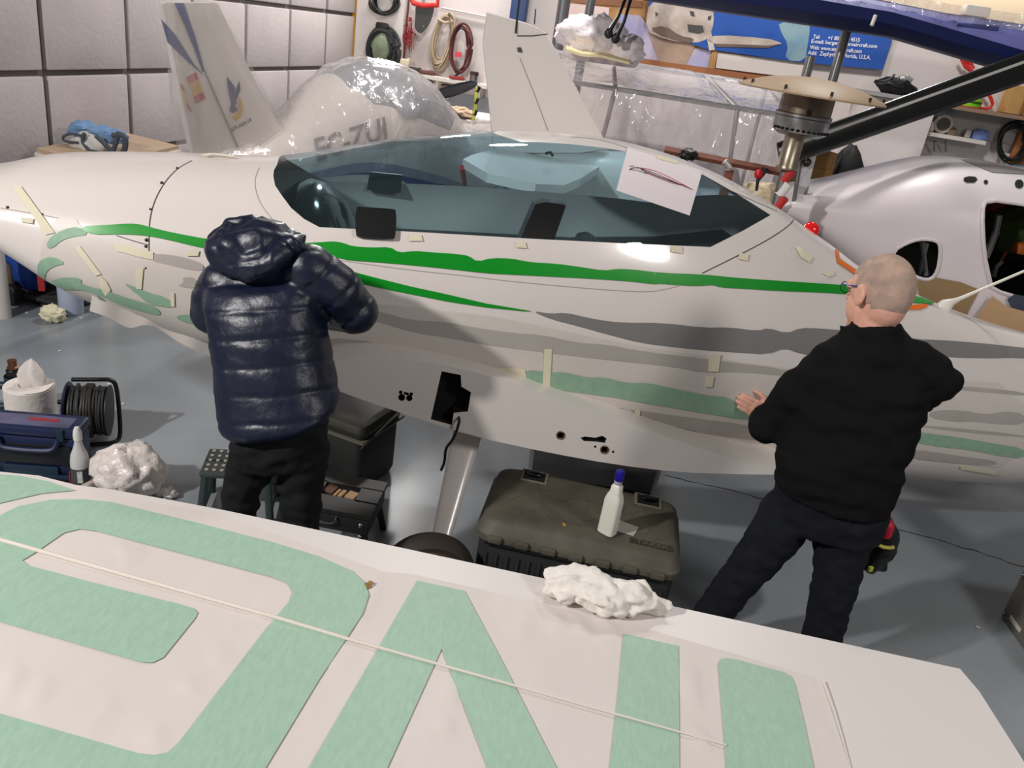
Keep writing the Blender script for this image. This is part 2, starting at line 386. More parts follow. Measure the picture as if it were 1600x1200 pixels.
# ================================================================== the white low-wing aircraft being wrapped
A1 = Body((0, 3.68, 0), 78, [(-2.72, 1.34), (-2.5, 1.40), (0, 262), (50, 243), (130, 240), (270, 241), (400, 247), (440, 247), (500, 238), (560, 226), (640, 217), (700, 210), (780, 206), (860, 208), (940, 214), (1030, 235), (1110, 265), (1170, 297), (1210, 320), (1250, 350), (1300, 383), (1340, 418), (1400, 445), (1465, 475), (1530, 500), (1600, 521), (1690, 548), (3.4, 1.06), (4.6, .98)],
          [(-2.72, 1.16), (-2.4, 1.13), (0, 390), (40, 430), (100, 470), (150, 490), (210, 508), (270, 535), (335, 560), (530, 606), (640, 635), (740, 668), (850, 695), (960, 715), (1060, 727), (1230, 742), (1400, 766), (1600, 786), (3.2, .42), (4.6, .72)],
          [(-2.72, .05), (-2.66, .2), (-2.5, .30), (-2.3, .36), (-2.1, .41), (-1.8, .47), (-1.4, .51), (-.9, .55), (-.2, .58), (.5, .57), (1.0, .53), (1.5, .46), (2.0, .41), (2.9, .33), (4.6, .08)])
ac = thing('aircraft', 'white low-wing light aircraft with teal canopy and green stripes, its wings taken off', 'aircraft', A1.O)
sf = A1.cp(436, 248)[0]; sb = A1.cp(770, 207)[0]
half = A1.par(dens([(433, 257), (428, 266), (427, 275), (430, 290), (440, 305), (455, 325), (475, 342), (499, 355), (660, 363), (829, 373), (970, 380), (1110, 386), (1160, 361), (1204, 336), (1150, 302), (1100, 274), (1040, 252), (980, 237), (944, 231), (890, 225), (840, 222), (815, 222), (785, 213)], 14, False))
half[:, 1] = -np.abs(half[:, 1])
near = np.concatenate([[[sf, 0]], half, [[sb, 0]]]); win = np.concatenate([near, (near[1:-1]*[1, -1])[::-1]])
shell, cuts = A1.shell('fuselage', white_paint, ac, [win])
glass_m = film('canopy_glass', (120, 160, 170), .03, .02, tint=(.63, .79, .85))
gl = A1.patch('canopy_glass', cuts[0], glass_m, ac)
seam = mat('panel_seam', (70, 66, 64), .7); seamL = mat('panel_seam_soft', (168, 158, 152), .7)
for pts, w, m_ in (([(300, 251), (279, 262), (261, 280), (246, 304), (237, 328), (233, 352), (233, 388), (232, 412), (222, 433)], .004, seam),
                   ([(405, 262), (397, 283), (402, 307), (411, 325), (425, 342)], .003, seamL), ([(1241, 341), (1235, 351), (1205, 372), (1160, 396), (1097, 427)], .0045, seam),
                   ([(500, 402), (560, 411), (640, 422), (736, 432), (800, 440), (920, 451), (1010, 457), (1040, 452), (1060, 447)], .003, seamL), ([(890, 214), (944, 219), (1010, 241), (1100, 280), (1214, 330)], .0045, seam), ([(860, 212), (944, 216), (1010, 236)], .002, seamL),
                   ([(0, 325), (60, 335), (93, 341), (123, 352)], .003, seamL), ([(182, 368), (210, 377), (232, 383)], .003, seam),
                   ([(120, 378), (110, 390), (108, 400), (120, 421), (156, 447), (192, 459)], .006, seam), ([(233, 411), (250, 413), (264, 418)], .003, seam), ([(270, 455), (290, 470), (330, 485)], .004, seam), ([(252, 492), (270, 506), (300, 522)], .004, seam)):
    A1.line('panel_line', pts, w, m_, shell)
scr = mat('screw', (70, 68, 66), .4, .8)
for x, y, r in ((12, 324, .006), (253, 286, .007), (277, 263, .006), (235, 327, .005), (229, 375, .007), (228, 385, .006), (228, 419, .005), (66, 335, .005), (1237, 388, .002)):
    q = A1.par([(x, y)])
    if len(q): MB().ball(A1.pt(q[:, 0], q[:, 1], .0)[0], r, 6).build('screw', scr, shell)
# --- wrap film, stripes
green = mat('green_vinyl', (0, 146, 32), .3); dgrey = mat('grey_vinyl', (128, 126, 125), .4); lgrey = mat('grey_under_film', (176, 170, 163), .55, var=(5, .05)); pgreen = mat('green_under_film', (144, 178, 152), .6, var=(30, .08)); filmc = mat('transfer_film', (213, 205, 197), .45, var=(4, .025), bump=(7, .25, .006)); orange = mat('orange_vinyl', (232, 112, 22), .35)
A1.decal('transfer_film', [(62, 400), (72, 365), (86, 343), (100, 339), (119, 341), (124, 352), (150, 372), (230, 396), (330, 410), (338, 556), (300, 546), (276, 533), (255, 520), (236, 506), (222, 503), (208, 508), (196, 509), (180, 494), (150, 484), (110, 473), (88, 455), (68, 436)], filmc, .0025, ac, smooth=2)
A1.decal('transfer_film', [(505, 468), (620, 478), (760, 492), (830, 506), (900, 521), (1000, 541), (1100, 556), (1250, 578), (1440, 592), (1600, 600), (1600, 735), (1440, 716), (1215, 692), (1100, 664), (1000, 642), (900, 626), (860, 610), (820, 592), (760, 572), (690, 562), (600, 549), (505, 548)], filmc, .0025, ac, smooth=1)
gu = [(502, 379), (520, 377), (538, 380), (550, 385), (580, 387), (610, 386), (623, 395), (649, 392), (670, 394), (715, 397), (733, 400), (745, 409), (769, 403), (799, 404), (830, 410), (869, 412), (905, 417), (944, 423), (962, 420), (989, 421), (1028, 426), (1100, 429), (1130, 432), (1160, 435), (1220, 439), (1280, 443), (1335, 447), (1400, 456), (1430, 463), (1463, 470), (1460, 475), (1425, 474), (1335, 461), (1280, 457), (1220, 455), (1160, 451), (1124, 449), (1115, 445), (1088, 447), (1052, 445), (1034, 443), (1019, 444), (992, 440), (920, 435), (860, 432), (800, 429), (760, 427), (700, 420), (640, 414), (580, 409), (547, 407), (529, 403), (518, 402), (420, 395), (330, 390), (300, 384), (264, 375), (228, 368), (192, 366), (141, 367), (123, 354), (168, 352), (192, 350), (216, 350), (237, 356), (270, 364), (330, 375), (420, 382)]
A1.decal('green_stripe', gu, green, .004, ac, smooth=1)
A1.decal('green_stripe', [(515, 414), (528, 418), (580, 432), (640, 447), (700, 460), (760, 474), (832, 486), (820, 486), (760, 480), (700, 471), (610, 453), (544, 439), (515, 432)], green, .004, ac)
A1.decal('grey_stripe', [(830, 485), (860, 490), (884, 488), (926, 498), (968, 504), (1034, 504), (1100, 512), (1139, 511), (1184, 517), (1199, 512), (1229, 521), (1250, 512), (1280, 513), (1340, 518), (1429, 530), (1475, 532), (1527, 536), (1600, 544), (1680, 552), (1680, 566), (1600, 559), (1527, 560), (1464, 557), (1380, 560), (1280, 557), (1250, 552), (1225, 543), (1200, 553), (1150, 550), (1100, 546), (1050, 541), (1000, 535), (950, 522), (900, 508), (860, 498)], dgrey, .004, ac, smooth=1)
for pl in ([(570, 484), (600, 488), (640, 500), (700, 503), (740, 511), (800, 520), (850, 523), (900, 535), (950, 538), (1000, 548), (1100, 560), (1240, 578), (1240, 588), (1150, 580), (1100, 582), (1050, 572), (950, 562), (850, 550), (750, 537), (700, 527), (650, 520), (600, 505), (572, 498)],
           [(1482, 602), (1540, 606), (1600, 613), (1600, 618), (1540, 613), (1485, 608)], [(1455, 641), (1500, 640), (1540, 648), (1570, 642), (1600, 646), (1600, 664), (1550, 662), (1520, 658), (1490, 659), (1450, 652)], [(1440, 663), (1600, 679), (1600, 684), (1440, 668)],
           [(1420, 700), (1500, 712), (1560, 720), (1550, 727), (1480, 722), (1420, 715)], [(980, 638), (1060, 650), (1165, 663), (1215, 678), (1210, 690), (1140, 682), (1060, 668), (1000, 650)], [(510, 527), (590, 534), (560, 540), (510, 536)],
           [(237, 397), (258, 397), (288, 402), (318, 412), (318, 424), (288, 420), (258, 412), (237, 408)], [(285, 433), (306, 433), (309, 451), (276, 447), (288, 441)]):
    A1.decal('grey_stripe', pl, lgrey, .004, ac, smooth=1)
for pl in ([(820, 582), (830, 577), (860, 582), (880, 580), (920, 590), (940, 588), (980, 598), (1010, 597), (1050, 606), (1080, 612), (1110, 618), (1140, 620), (1152, 635), (1170, 650), (1168, 656), (1100, 645), (1060, 638), (1000, 628), (960, 620), (920, 615), (870, 608), (840, 600), (820, 590)],
           [(1425, 674), (1440, 675), (1500, 683), (1550, 692), (1600, 700), (1600, 716), (1560, 712), (1520, 703), (1470, 698), (1425, 690)],
           [(75, 388), (74, 379), (81, 370), (99, 359), (123, 354), (141, 367), (114, 370), (96, 376), (84, 387)], [(60, 427), (59, 415), (66, 404), (84, 400), (104, 411), (87, 415), (75, 421), (70, 433), (74, 443), (65, 436)],
           [(74, 442), (90, 434), (111, 432), (129, 435), (126, 442), (144, 448), (168, 453), (186, 460), (210, 468), (237, 475), (252, 486), (249, 492), (228, 487), (204, 480), (180, 472), (162, 462), (132, 452), (105, 451), (81, 450)],
           [(150, 457), (168, 472), (195, 499), (174, 484), (156, 469)], [(192, 441), (210, 447), (234, 457), (258, 463), (273, 475), (267, 480), (249, 477), (234, 475), (216, 460)], [(276, 492), (294, 490), (327, 496), (335, 512), (300, 505), (279, 499)]):
    A1.decal('green_lettering_film', pl, pgreen, .005, ac, smooth=1)
for pl in ([(1302, 380), (1309, 380), (1311, 405), (1340, 424), (1339, 432), (1307, 411)], [(1412, 478), (1450, 475), (1448, 480), (1438, 484), (1420, 485)]): A1.decal('orange_outline', pl, orange, .004, ac)
for pl in ([(21, 292), (33, 292), (87, 364), (72, 367)], [(33, 340), (54, 342), (52, 350), (34, 347)], [(177, 383), (192, 382), (240, 394), (240, 406), (216, 401), (183, 392)], [(117, 386), (126, 384), (159, 428), (150, 430)], [(213, 419), (225, 419), (222, 451), (214, 451)], [(158, 431), (168, 440), (174, 452), (166, 462), (156, 445)], [(294, 392), (312, 392), (310, 400), (292, 400)], [(267, 457), (273, 457), (274, 478), (268, 478)],
           [(640, 367), (658, 367), (661, 377), (638, 377)], [(806, 378), (820, 378), (823, 388), (805, 387)], [(1049, 384), (1065, 385), (1064, 396), (1047, 394)], [(1154, 396), (1169, 397), (1166, 408), (1152, 405)], [(1241, 387), (1250, 387), (1268, 402), (1263, 411), (1250, 403)], [(1283, 428), (1300, 423), (1302, 430), (1292, 433)],
           [(1107, 553), (1125, 553), (1122, 580), (1106, 580)], [(1103, 588), (1115, 588), (1112, 604), (1101, 604)], [(850, 545), (862, 545), (858, 622), (847, 622)], [(748, 571), (820, 576), (822, 590), (750, 583)], [(992, 640), (1000, 640), (998, 660), (991, 658)], [(1500, 727), (1556, 737), (1554, 741), (1500, 732)]):
    A1.decal('tape_strip', pl, masking_tape, .0065, ac, th=.0012)
fq_ = smoothline([(140, 486), (165, 494), (182, 503), (196, 511), (208, 513), (220, 508), (236, 508), (252, 516), (270, 529), (300, 546), (337, 560)], 2); up_q = [(x+4, y-26) for x, y in fq_]
lo_ = [PP(x, y, A1.O-A1.n*(.43+.012*math.sin(x*.09)), A1.n) for x, y in fq_]; hi_ = [PP(x, y, A1.O-A1.n*.445, A1.n) for x, y in up_q]; kf = len(lo_)
mesh_obj('hanging_film_edge', lo_+hi_, [(i, i+1, kf+i+1, kf+i) for i in range(kf-1)], filmc, ac)
A1.line('knotted_tape', [(318, 247), (330, 244), (345, 246), (366, 249)], .03, masking_tape, ac, off=.012)
# --- wing root stub with spar opening
pl0 = A1.O-A1.n*.68
RT = lambda pts, off=0.: np.array([PP(x, y, pl0+A1.n*off, A1.n) for x, y in pts])
rim = [(502, 566), (560, 556), (640, 561), (720, 576), (800, 597), (880, 628), (960, 652), (1060, 690), (1150, 718), (1236, 737), (1236, 742), (1150, 741), (1060, 738), (960, 726), (850, 706), (740, 682), (640, 650), (530, 612), (505, 600), (497, 583)]
circ = lambda x, y, r, n=14: [(x+r*math.cos(t), y+r*math.sin(t)) for t in np.linspace(0, 2*math.pi, n, endpoint=False)]
holes = [[(690, 580), (720, 586), (721, 604), (736, 613), (731, 643), (709, 645), (706, 664), (673, 655)], circ(627.6, 621, 5.5), circ(639.5, 622, 5), circ(626, 613, 3, 8), circ(642.5, 616, 3, 8), [(631, 612), (639, 614), (638, 618), (631, 616)], circ(876, 680, 4.5), circ(944.5, 702.5, 4.5), circ(930, 698, 2, 8), circ(958, 706, 2, 8), circ(514, 582, 4.5),
         [(907, 684), (914, 682), (930, 684), (941, 681), (948, 685), (945, 692), (930, 690), (912, 689)]]
rim_s = smoothpoly(rim, 1)
def planar(poly2, hol2, off):
    q3 = RT(poly2, off); b1, b2 = A1.a, V(0, 0, 1); to2 = lambda v: np.stack([(v-pl0)@b1, (v-pl0)@b2], 1)
    R2 = to2(q3); H2 = [to2(RT(h, off)) for h in hol2]; uv, tr = cdt([R2]+H2, np.zeros((0, 2))); c = uv[tr].mean(1); k = pip(c, R2)
    for h in H2: k &= ~pip(c, h)
    return pl0+A1.n*off+uv[:, :1]*b1+uv[:, 1:]*b2, tr[k]
stub = MB(); v_, t_ = planar(rim_s, holes, 0.); stub.add(v_, t_)
r1 = RT(rim_s); cen = r1.mean(0)
stub.loft([r1, r1+A1.n*.03+(r1-cen)*.012, r1+A1.n*.12+(r1-cen)*.03, r1+A1.n*.38+(r1-cen)*.03], caps=False)
stub = stub.build('wing_root', white_paint, ac, auto=50)
for h in holes:
    a = RT(h, .0); MB().loft([a, a+A1.n*.07], caps=False).plate(a+A1.n*.07, .003).build('wing_root_opening', dark_hole, stub, smooth=False)
for x, y in ((876, 680), (944.5, 702.5), (514, 582)): MB().tube(RT(circ(x, y, 5.5, 16), -.001), .004, 6, closed=True).build('bushing', mat('bronze', (120, 100, 80), .35, .9), stub)
# --- gear, cable, beacon, antenna
g0 = PP(734, 664, pl0+A1.n*.2, A1.n); g1 = V(-.2, 2.74, .20)
legd = nrm(g1-g0); lw = A1.a
leg = MB(); 
for_r = []
for k in np.linspace(0, 1, 8):
    c = g0+(g1-g0)*k; w_ = .068-.03*k; for_r.append([c+lw*w_*math.cos(t)+A1.n*(.022-.006*k)*math.sin(t) for t in np.linspace(0, 2*math.pi, 16, endpoint=False)])
leg.loft(for_r); leg = leg.build('gear_leg', white_paint, ac)
wc = V(-.215, 2.64, .192)
tyre = MB().lathe([(.06, -.05), (.13, -.06), (.17, -.055), (.188, -.03), (.192, 0), (.188, .03), (.17, .055), (.13, .06), (.06, .05)], wc, A1.n, 40)
tyre = tyre.build('wheel', mat('tyre', (46, 38, 32), .7, bump=(40, .3, .004)), ac)
for r in (.10, .125, .15): MB().tube([wc-A1.n*.06+r*(A1.a*math.cos(t)+V(0, 0, 1)*math.sin(t)) for t in np.linspace(0, 2*math.pi, 32, endpoint=False)], .004, 5, closed=True).build('tyre_ridge', mat('tyre_ridge', (70, 58, 48), .6), tyre)
MB().cyl(wc-A1.n*.065, wc+A1.n*.14, .035).build('axle', steel, tyre)
cabp = np.array([PP(x, y, pl0-A1.n*.03, A1.n) for x, y in smoothline([(718, 657), (714, 672), (707, 688), (696, 700), (695, 722), (689, 735)])]); cabp[0] += A1.n*.05
MB().tube(cabp, .006, 7).build('brake_hose', black_plastic, leg)
bp = PP(1266, 360, A1.O, A1.n)
MB().lathe([(.042, -.03), (.042, 0), (.04, .02), (.03, .038), (.012, .046), (.001, .048)], bp+V(0, 0, -.005), nrm(V(0, 0, 1)+A1.a*.4), 20).build('beacon', mat('red_lens', (225, 20, 18), .12, coat=.6), ac)
ab = PP(1476, 477, A1.O, A1.n); at_ = PP(1660, 398, A1.O, A1.n)
am = MB(); d = at_-ab
am.tube([ab-V(0, 0, .03), ab+d*.02+V(0, 0, .0), ab+d*.07, ab+d*.13, ab+d*.3, at_], [.05, .034, .018, .011, .008, .006], 12); am.build('antenna', mat('antenna_white', (228, 222, 210), .35), ac)
A1.decal('antenna_tip_tape', [(1440, 465), (1462, 464), (1472, 470), (1458, 477), (1442, 475)], green, .006, ac)
# --- cabin
ins = lambda s_, y_, z_: A1.O+A1.a*s_+A1.n*y_+V(0, 0, z_)
blk = mat('cabin_black', (10, 10, 11), .35); blkg = mat('cabin_gloss', (9, 9, 10), .12)
fb = MB(); fb.loft([[ins(-1.15, -.5, 1.2), ins(-1.15, .5, 1.2), ins(-1.15, .5, 1.16), ins(-1.15, -.5, 1.16)], [ins(.3, -.545, 1.27), ins(.3, .545, 1.27), ins(.3, .545, 1.2), ins(.3, -.545, 1.2)], [ins(.75, -.48, 1.34), ins(.75, .48, 1.34), ins(.75, .52, 1.2), ins(.75, -.52, 1.2)], [ins(1.05, -.33, 1.45), ins(1.05, .33, 1.45), ins(1.05, .33, 1.2), ins(1.05, -.33, 1.2)]]); fb.build('cabin_floor', blk, ac, smooth=False)
gs = MB(); rings = []
for k in np.linspace(0, 1, 14):
    s_ = -1.2+.75*k; h = .30*math.sin(math.pi*min(1, k*1.55+.12))**.7 if k < .57 else .30*max(0, math.sin(math.pi*min(1, k*1.55+.12)))**.7+.02
    h = max(h, .02); rings.append([ins(s_, .46*math.cos(t), 1.22+h*math.sin(t)) for t in np.linspace(0, math.pi, 17)]+[ins(s_, -.46, 1.2), ins(s_, .46, 1.2)])
gs.loft(rings); gs.build('glareshield', blkg, ac)
tr = MB(); cs_ = half[(half[:, 0] > -.95) & (half[:, 0] < .65)]
pil = np.array([PP(x, y, A1.O-A1.n*.42, A1.n) for x, y in [(832, 313), (848, 310), (866, 312), (879, 315), (858, 376), (806, 374)]])
MB().plate(pil, .07).build('seat_post', mat('post_black', (24, 25, 26), .18), ac)
pil2 = np.array([PP(x, y, A1.O+A1.n*.47, A1.n) for x, y in [(578, 268), (629, 273), (626, 301), (573, 296)]])
MB().plate(pil2, .01).build('far_vent_panel', mat('vent_grey', (40, 44, 46), .4), ac)
for sgn in (-1, 1):
    MB().box(ins(.35, sgn*.26, 1.22), (.12, .4, .24), np.array([A1.a, A1.n, V(0, 0, 1)]).T, r=.05).build('seat_back', blk, ac)
# --- paper drawing taped on the canopy, black panel on the sill
pd = thing('drawing_sheet', 'white paper sheet with a sketched stripe design taped on the rear canopy glass', 'paper', A1.pt(*A1.par([(1030, 290)])[0])); 
A1.decal('paper', [(980, 233), (1096, 270), (1076, 338), (962, 299)], mat('paper', (232, 222, 224), .8), .008, pd, th=.001)
A1.decal('tape_strip', [(1026, 244), (1058, 254), (1056, 259), (1024, 250)], masking_tape, .0095, pd, th=.0008)
ink = mat('ink_dark', (52, 22, 26), .7); inkr = mat('ink_red', (190, 60, 70), .7)
for pts, w, m_ in (([(982, 268), (988, 264), (1003, 266), (1030, 277), (1079, 298)], .004, ink), ([(993, 264), (1020, 268), (1050, 282), (1081, 299)], .004, inkr), ([(1000, 267), (1030, 280), (1066, 292)], .006, ink), ([(982, 267), (996, 269), (1010, 274)], .003, ink), ([(1005, 271), (1040, 286), (1060, 291)], .003, inkr), ([(982, 262), (990, 262)], .003, ink)): A1.line('ink_line', pts, w, m_, pd, off=.0098)
tb = thing('tablet', 'small black rectangular panel stuck over the canopy sill near the jacket', 'panel', A1.pt(*A1.par([(588, 351)])[0]))
A1.decal('panel', smoothpoly([(557, 328), (563, 327), (614, 330), (620, 332), (618, 370), (615, 375), (562, 372), (556, 369)], 1), mat('panel_black', (6, 6, 7), .5, spec=.3), .022, tb, th=.018)
# ================================================================== detached wing in front
ZW = .90
wz = lambda pts, z=ZW: np.array([PZ(x, y, z) for x, y in pts])
wingm = mat('wing_white', (224, 217, 213), .38)
wg = thing('detached_wing', 'large white aircraft wing lying flat in front, covered with pale green letter film', 'wing', (0, 1.3, 0))
edge = wz([(-260, 690), (-60, 728), (0, 737), (60, 743), (120, 758), (170, 764), (260, 780), (350, 797), (600, 850), (1000, 936), (1500, 1045)])
tip = wz([(1530, 1080), (1600, 1190), (1640, 1250), (1690, 1330)]); x1 = tip[-1][0]; x0 = edge[0][0]
outl = np.concatenate([edge, tip, [V(x1, .62, ZW), V(x0, .62, ZW)]])
wm = MB(); ctr = V(0, 1.2, 0)
ins_ = lambda d, z: np.array([p+nrm(V(ctr[0]-p[0] if abs(p[0]) > 1.1 and p[1] < 1.6 else 0, -1 if p[1] > 1.2 else 1, 0))*d+V(0, 0, z) for p in outl])
wm.loft([ins_(.0, -.0), ins_(-.004, -.006), ins_(-.002, -.014), ins_(.06, -.06), ins_(.2, -.10)], caps=False)
wm.plate(outl, .0005); wm.plate(ins_(.2, -.10), .002)
wm.build('wing_skin', wingm, wg, auto=30)
fm = mat('mask_film', (220, 211, 205), .5, var=(3, .02), bump=(2.2, .4, .03), stretch=(1.6, .8, 1)); gm = mat('green_mask', (168, 199, 177), .5, var=(110, .07), col2=(157, 189, 167), bump=(30, .08, .002), stretch=(1, .35, 1))
def flat(name, px, m_, z, parent, sm=1, step=.08):
    q = wz(smoothpoly(px, sm) if sm else px, z)[:, :2]; lo, hi = q.min(0), q.max(0); g = np.stack(np.meshgrid(np.arange(lo[0]+step/2, hi[0], step), np.arange(lo[1]+step/2, hi[1], step), indexing='ij'), -1).reshape(-1, 2); g = g[pip(g, q)]
    uv, t = cdt([q], g); t = t[pip(uv[t].mean(1), q)]; return mesh_obj(name, np.column_stack([uv, np.full(len(uv), z)]), t, m_, parent)
L = [(-140, 870), (-140, 790), (0, 739), (60, 745), (118, 764), (200, 778), (340, 803), (600, 893), (650, 898), (800, 932), (1000, 980), (1150, 1022), (1272, 1058), (1284, 1066), (1300, 1112), (1328, 1200), (1350, 1290), (-140, 1290)]
mf = flat('mask_film', L, fm, ZW+.0015, wg, 0, .018)
wr = [((5, 1090), (30, 1040)), ((40, 1110), (80, 1058)), ((120, 1150), (190, 1092)), ((232, 1175), (250, 1130)), ((330, 1040), (360, 1010)), ((290, 1085), (305, 1065)), ((180, 885), (228, 855)), ((185, 852), (198, 866)), ((520, 1050), (560, 1010)), ((700, 1110), (706, 1060)), ((690, 1150), (700, 1120)), ((900, 960), (915, 1000)), ((940, 1015), (962, 975)), ((860, 990), (885, 962)), ((1076, 1040), (1082, 1110)), ((800, 1000), (835, 958)), ((300, 1010), (420, 960)), ((545, 985), (600, 900)), ((1090, 1130), (1100, 1180))]
base_ = np.array(wloc(wg)); WRS = [(PZ(*a_, ZW)[:2], PZ(*b_, ZW)[:2]) for a_, b_ in wr]
def crease(o):                         # creases standing up in the film and the masks on it
    n_ = len(o.data.vertices); c_ = np.empty(n_*3); o.data.vertices.foreach_get('co', c_); c_ = c_.reshape(-1, 3); p_ = (c_+base_)[:, :2]; h_ = np.zeros(n_)
    for A_, B_ in WRS:
        d_ = B_-A_; k_ = np.clip((p_-A_)@d_/(d_@d_), 0, 1); ds_ = np.linalg.norm(p_-A_-k_[:, None]*d_, axis=1); h_ = np.maximum(h_, .0048*np.sin(math.pi*k_)**.7*np.exp(-(ds_/.016)**2))
    c_[:, 2] += h_; o.data.vertices.foreach_set('co', c_.ravel()); o.data.update(); return o
crease(mf)
cl = MB(); 
cpts = [(1284, 1066), (1292, 1085), (1302, 1112), (1314, 1150), (1328, 1200), (1340, 1245)]
up_ = [PZ(x, y, ZW+.001) for x, y in cpts]; up2 = [p+V(.004-.0006*i, .0, .007-.001*i) for i, p in enumerate(up_)]
cl.add(up_+up2, [(i, i+1, len(up_)+i+1, len(up_)+i) for i in range(len(up_)-1)]); cl.build('curled_film_edge', fm, wg)
def rnd(px, k=.22):                    # round the corners of a polygon
    px = np.asarray(px, float); out = []; n = len(px)
    for i in range(n):
        a, b, c = px[i-1], px[i], px[(i+1) % n]; d = min(k*min(np.linalg.norm(a-b), np.linalg.norm(c-b)), 26)
        p, q = b+nrm(a-b)*d, b+nrm(c-b)*d; out += [p, p*.3+b*.55+q*.15, p*.15+b*.55+q*.3, q]
    return np.array(out)
Gout = [(-140, 860), (-60, 825), (0, 805), (30, 791), (80, 781), (130, 780), (175, 785), (300, 815), (425, 847), (500, 870), (550, 892), (570, 910), (576, 932), (567, 960), (540, 1000), (500, 1060), (415, 1200), (345, 1310), (-140, 1310)]
Gin = [(35, 876), (55, 864), (100, 833), (125, 827), (150, 830), (425, 902), (450, 912), (457, 925), (452, 940), (410, 990), (280, 1160), (262, 1176), (240, 1180), (215, 1177), (0, 1115), (-160, 1069), (-160, 926), (0, 972), (220, 1035), (238, 1036), (255, 1028), (305, 966), (309, 957), (303, 951), (280, 944), (175, 918), (45, 884)]
qo = wz(Gout, ZW+.003)[:, :2]; qi = wz(Gin, ZW+.003)[:, :2]
def flat2(name, outer, inner, z, m_, parent):
    lo, hi = outer.min(0), outer.max(0); st = .022; g = np.stack(np.meshgrid(np.arange(lo[0]+st/2, hi[0], st), np.arange(lo[1]+st/2, hi[1], st), indexing='ij'), -1).reshape(-1, 2)
    uv, t = cdt([outer, inner], g); c = uv[t].mean(1); t = t[pip(c, outer) & ~pip(c, inner)]; return mesh_obj(name, np.column_stack([uv, np.full(len(uv), z)]), t, m_, parent)
crease(flat2('letter_mask', qo, qi, ZW+.004, gm, wg))
crease(flat('letter_mask', [(-140, 765), (0, 741), (30, 743), (75, 752), (118, 766), (65, 771), (30, 779), (0, 786), (-140, 830)], gm, ZW+.004, wg, 0, .022))
crease(flat('letter_mask', [(652, 907), (726, 923), (780, 1024), (870, 1200), (920, 1300), (806, 1300), (762, 1200), (690, 1014), (605, 1200), (560, 1300), (422, 1300), (482, 1200), (575, 1040)], gm, ZW+.004, wg, 0, .022))
crease(flat('letter_mask', [(974, 990), (1060, 1009), (1061, 1100), (1062, 1300), (945, 1300), (952, 1200), (965, 1090)], gm, ZW+.004, wg, 0, .022))
crease(flat('letter_mask', [(1122, 1038), (1126, 1030), (1134, 1028), (1150, 1030), (1225, 1050), (1236, 1056), (1242, 1068), (1256, 1126), (1272, 1200), (1290, 1300), (1142, 1300), (1135, 1200), (1128, 1110)], gm, ZW+.004, wg, 0, .022))
rod = [PZ(x, y, ZW+.007) for x, y in [(-150, 800), (0, 843), (110, 874), (220, 905), (430, 964), (540, 997), (640, 1025), (800, 1070), (960, 1115), (1135, 1164)]]
MB().tube(rod, [.005, .005, .005, .0048, .0045, .004, .0035, .003, .0028, .002], 8).build('hinge_cover', mat('rod_white', (228, 218, 208), .35), wg)
sc_ = PZ(575, 915, ZW+.006)
tag(MB().box(sc_, (.012, .02, .004), rotz(30)).box(sc_+V(.004, .006, .005), (.012, .012, .003), rotz(70)).build('tape_scrap', mat('brown_tape', (150, 120, 70), .7)), 'tiny brown scrap of tape lying on the wing beside the rounded letter', 'tape')
def trestle(loc, rz, label):
    t = thing('trestle', label, 'trestle', loc); M = xf(loc, rz)
    wdm = mat('trestle_wood', (170, 140, 100), .7, var=(8, .15), stretch=(1, 8, 8))
    MB(M).box((0, 0, .762), (.09, .9, .07)).build('beam', wdm, t)
    for sx in (-1, 1):
        for sy in (-1, 1): MB(M).cyl((sx*.05, sy*.38, .76), (sx*.22, sy*.42, .0), .022, n=8).build('leg', wdm, t)
trestle((-.75, 1.2, 0), 0, 'wooden trestle holding up the left half of the detached wing')
trestle((.85, 1.2, 0), 0, 'wooden trestle holding up the tip end of the detached wing')
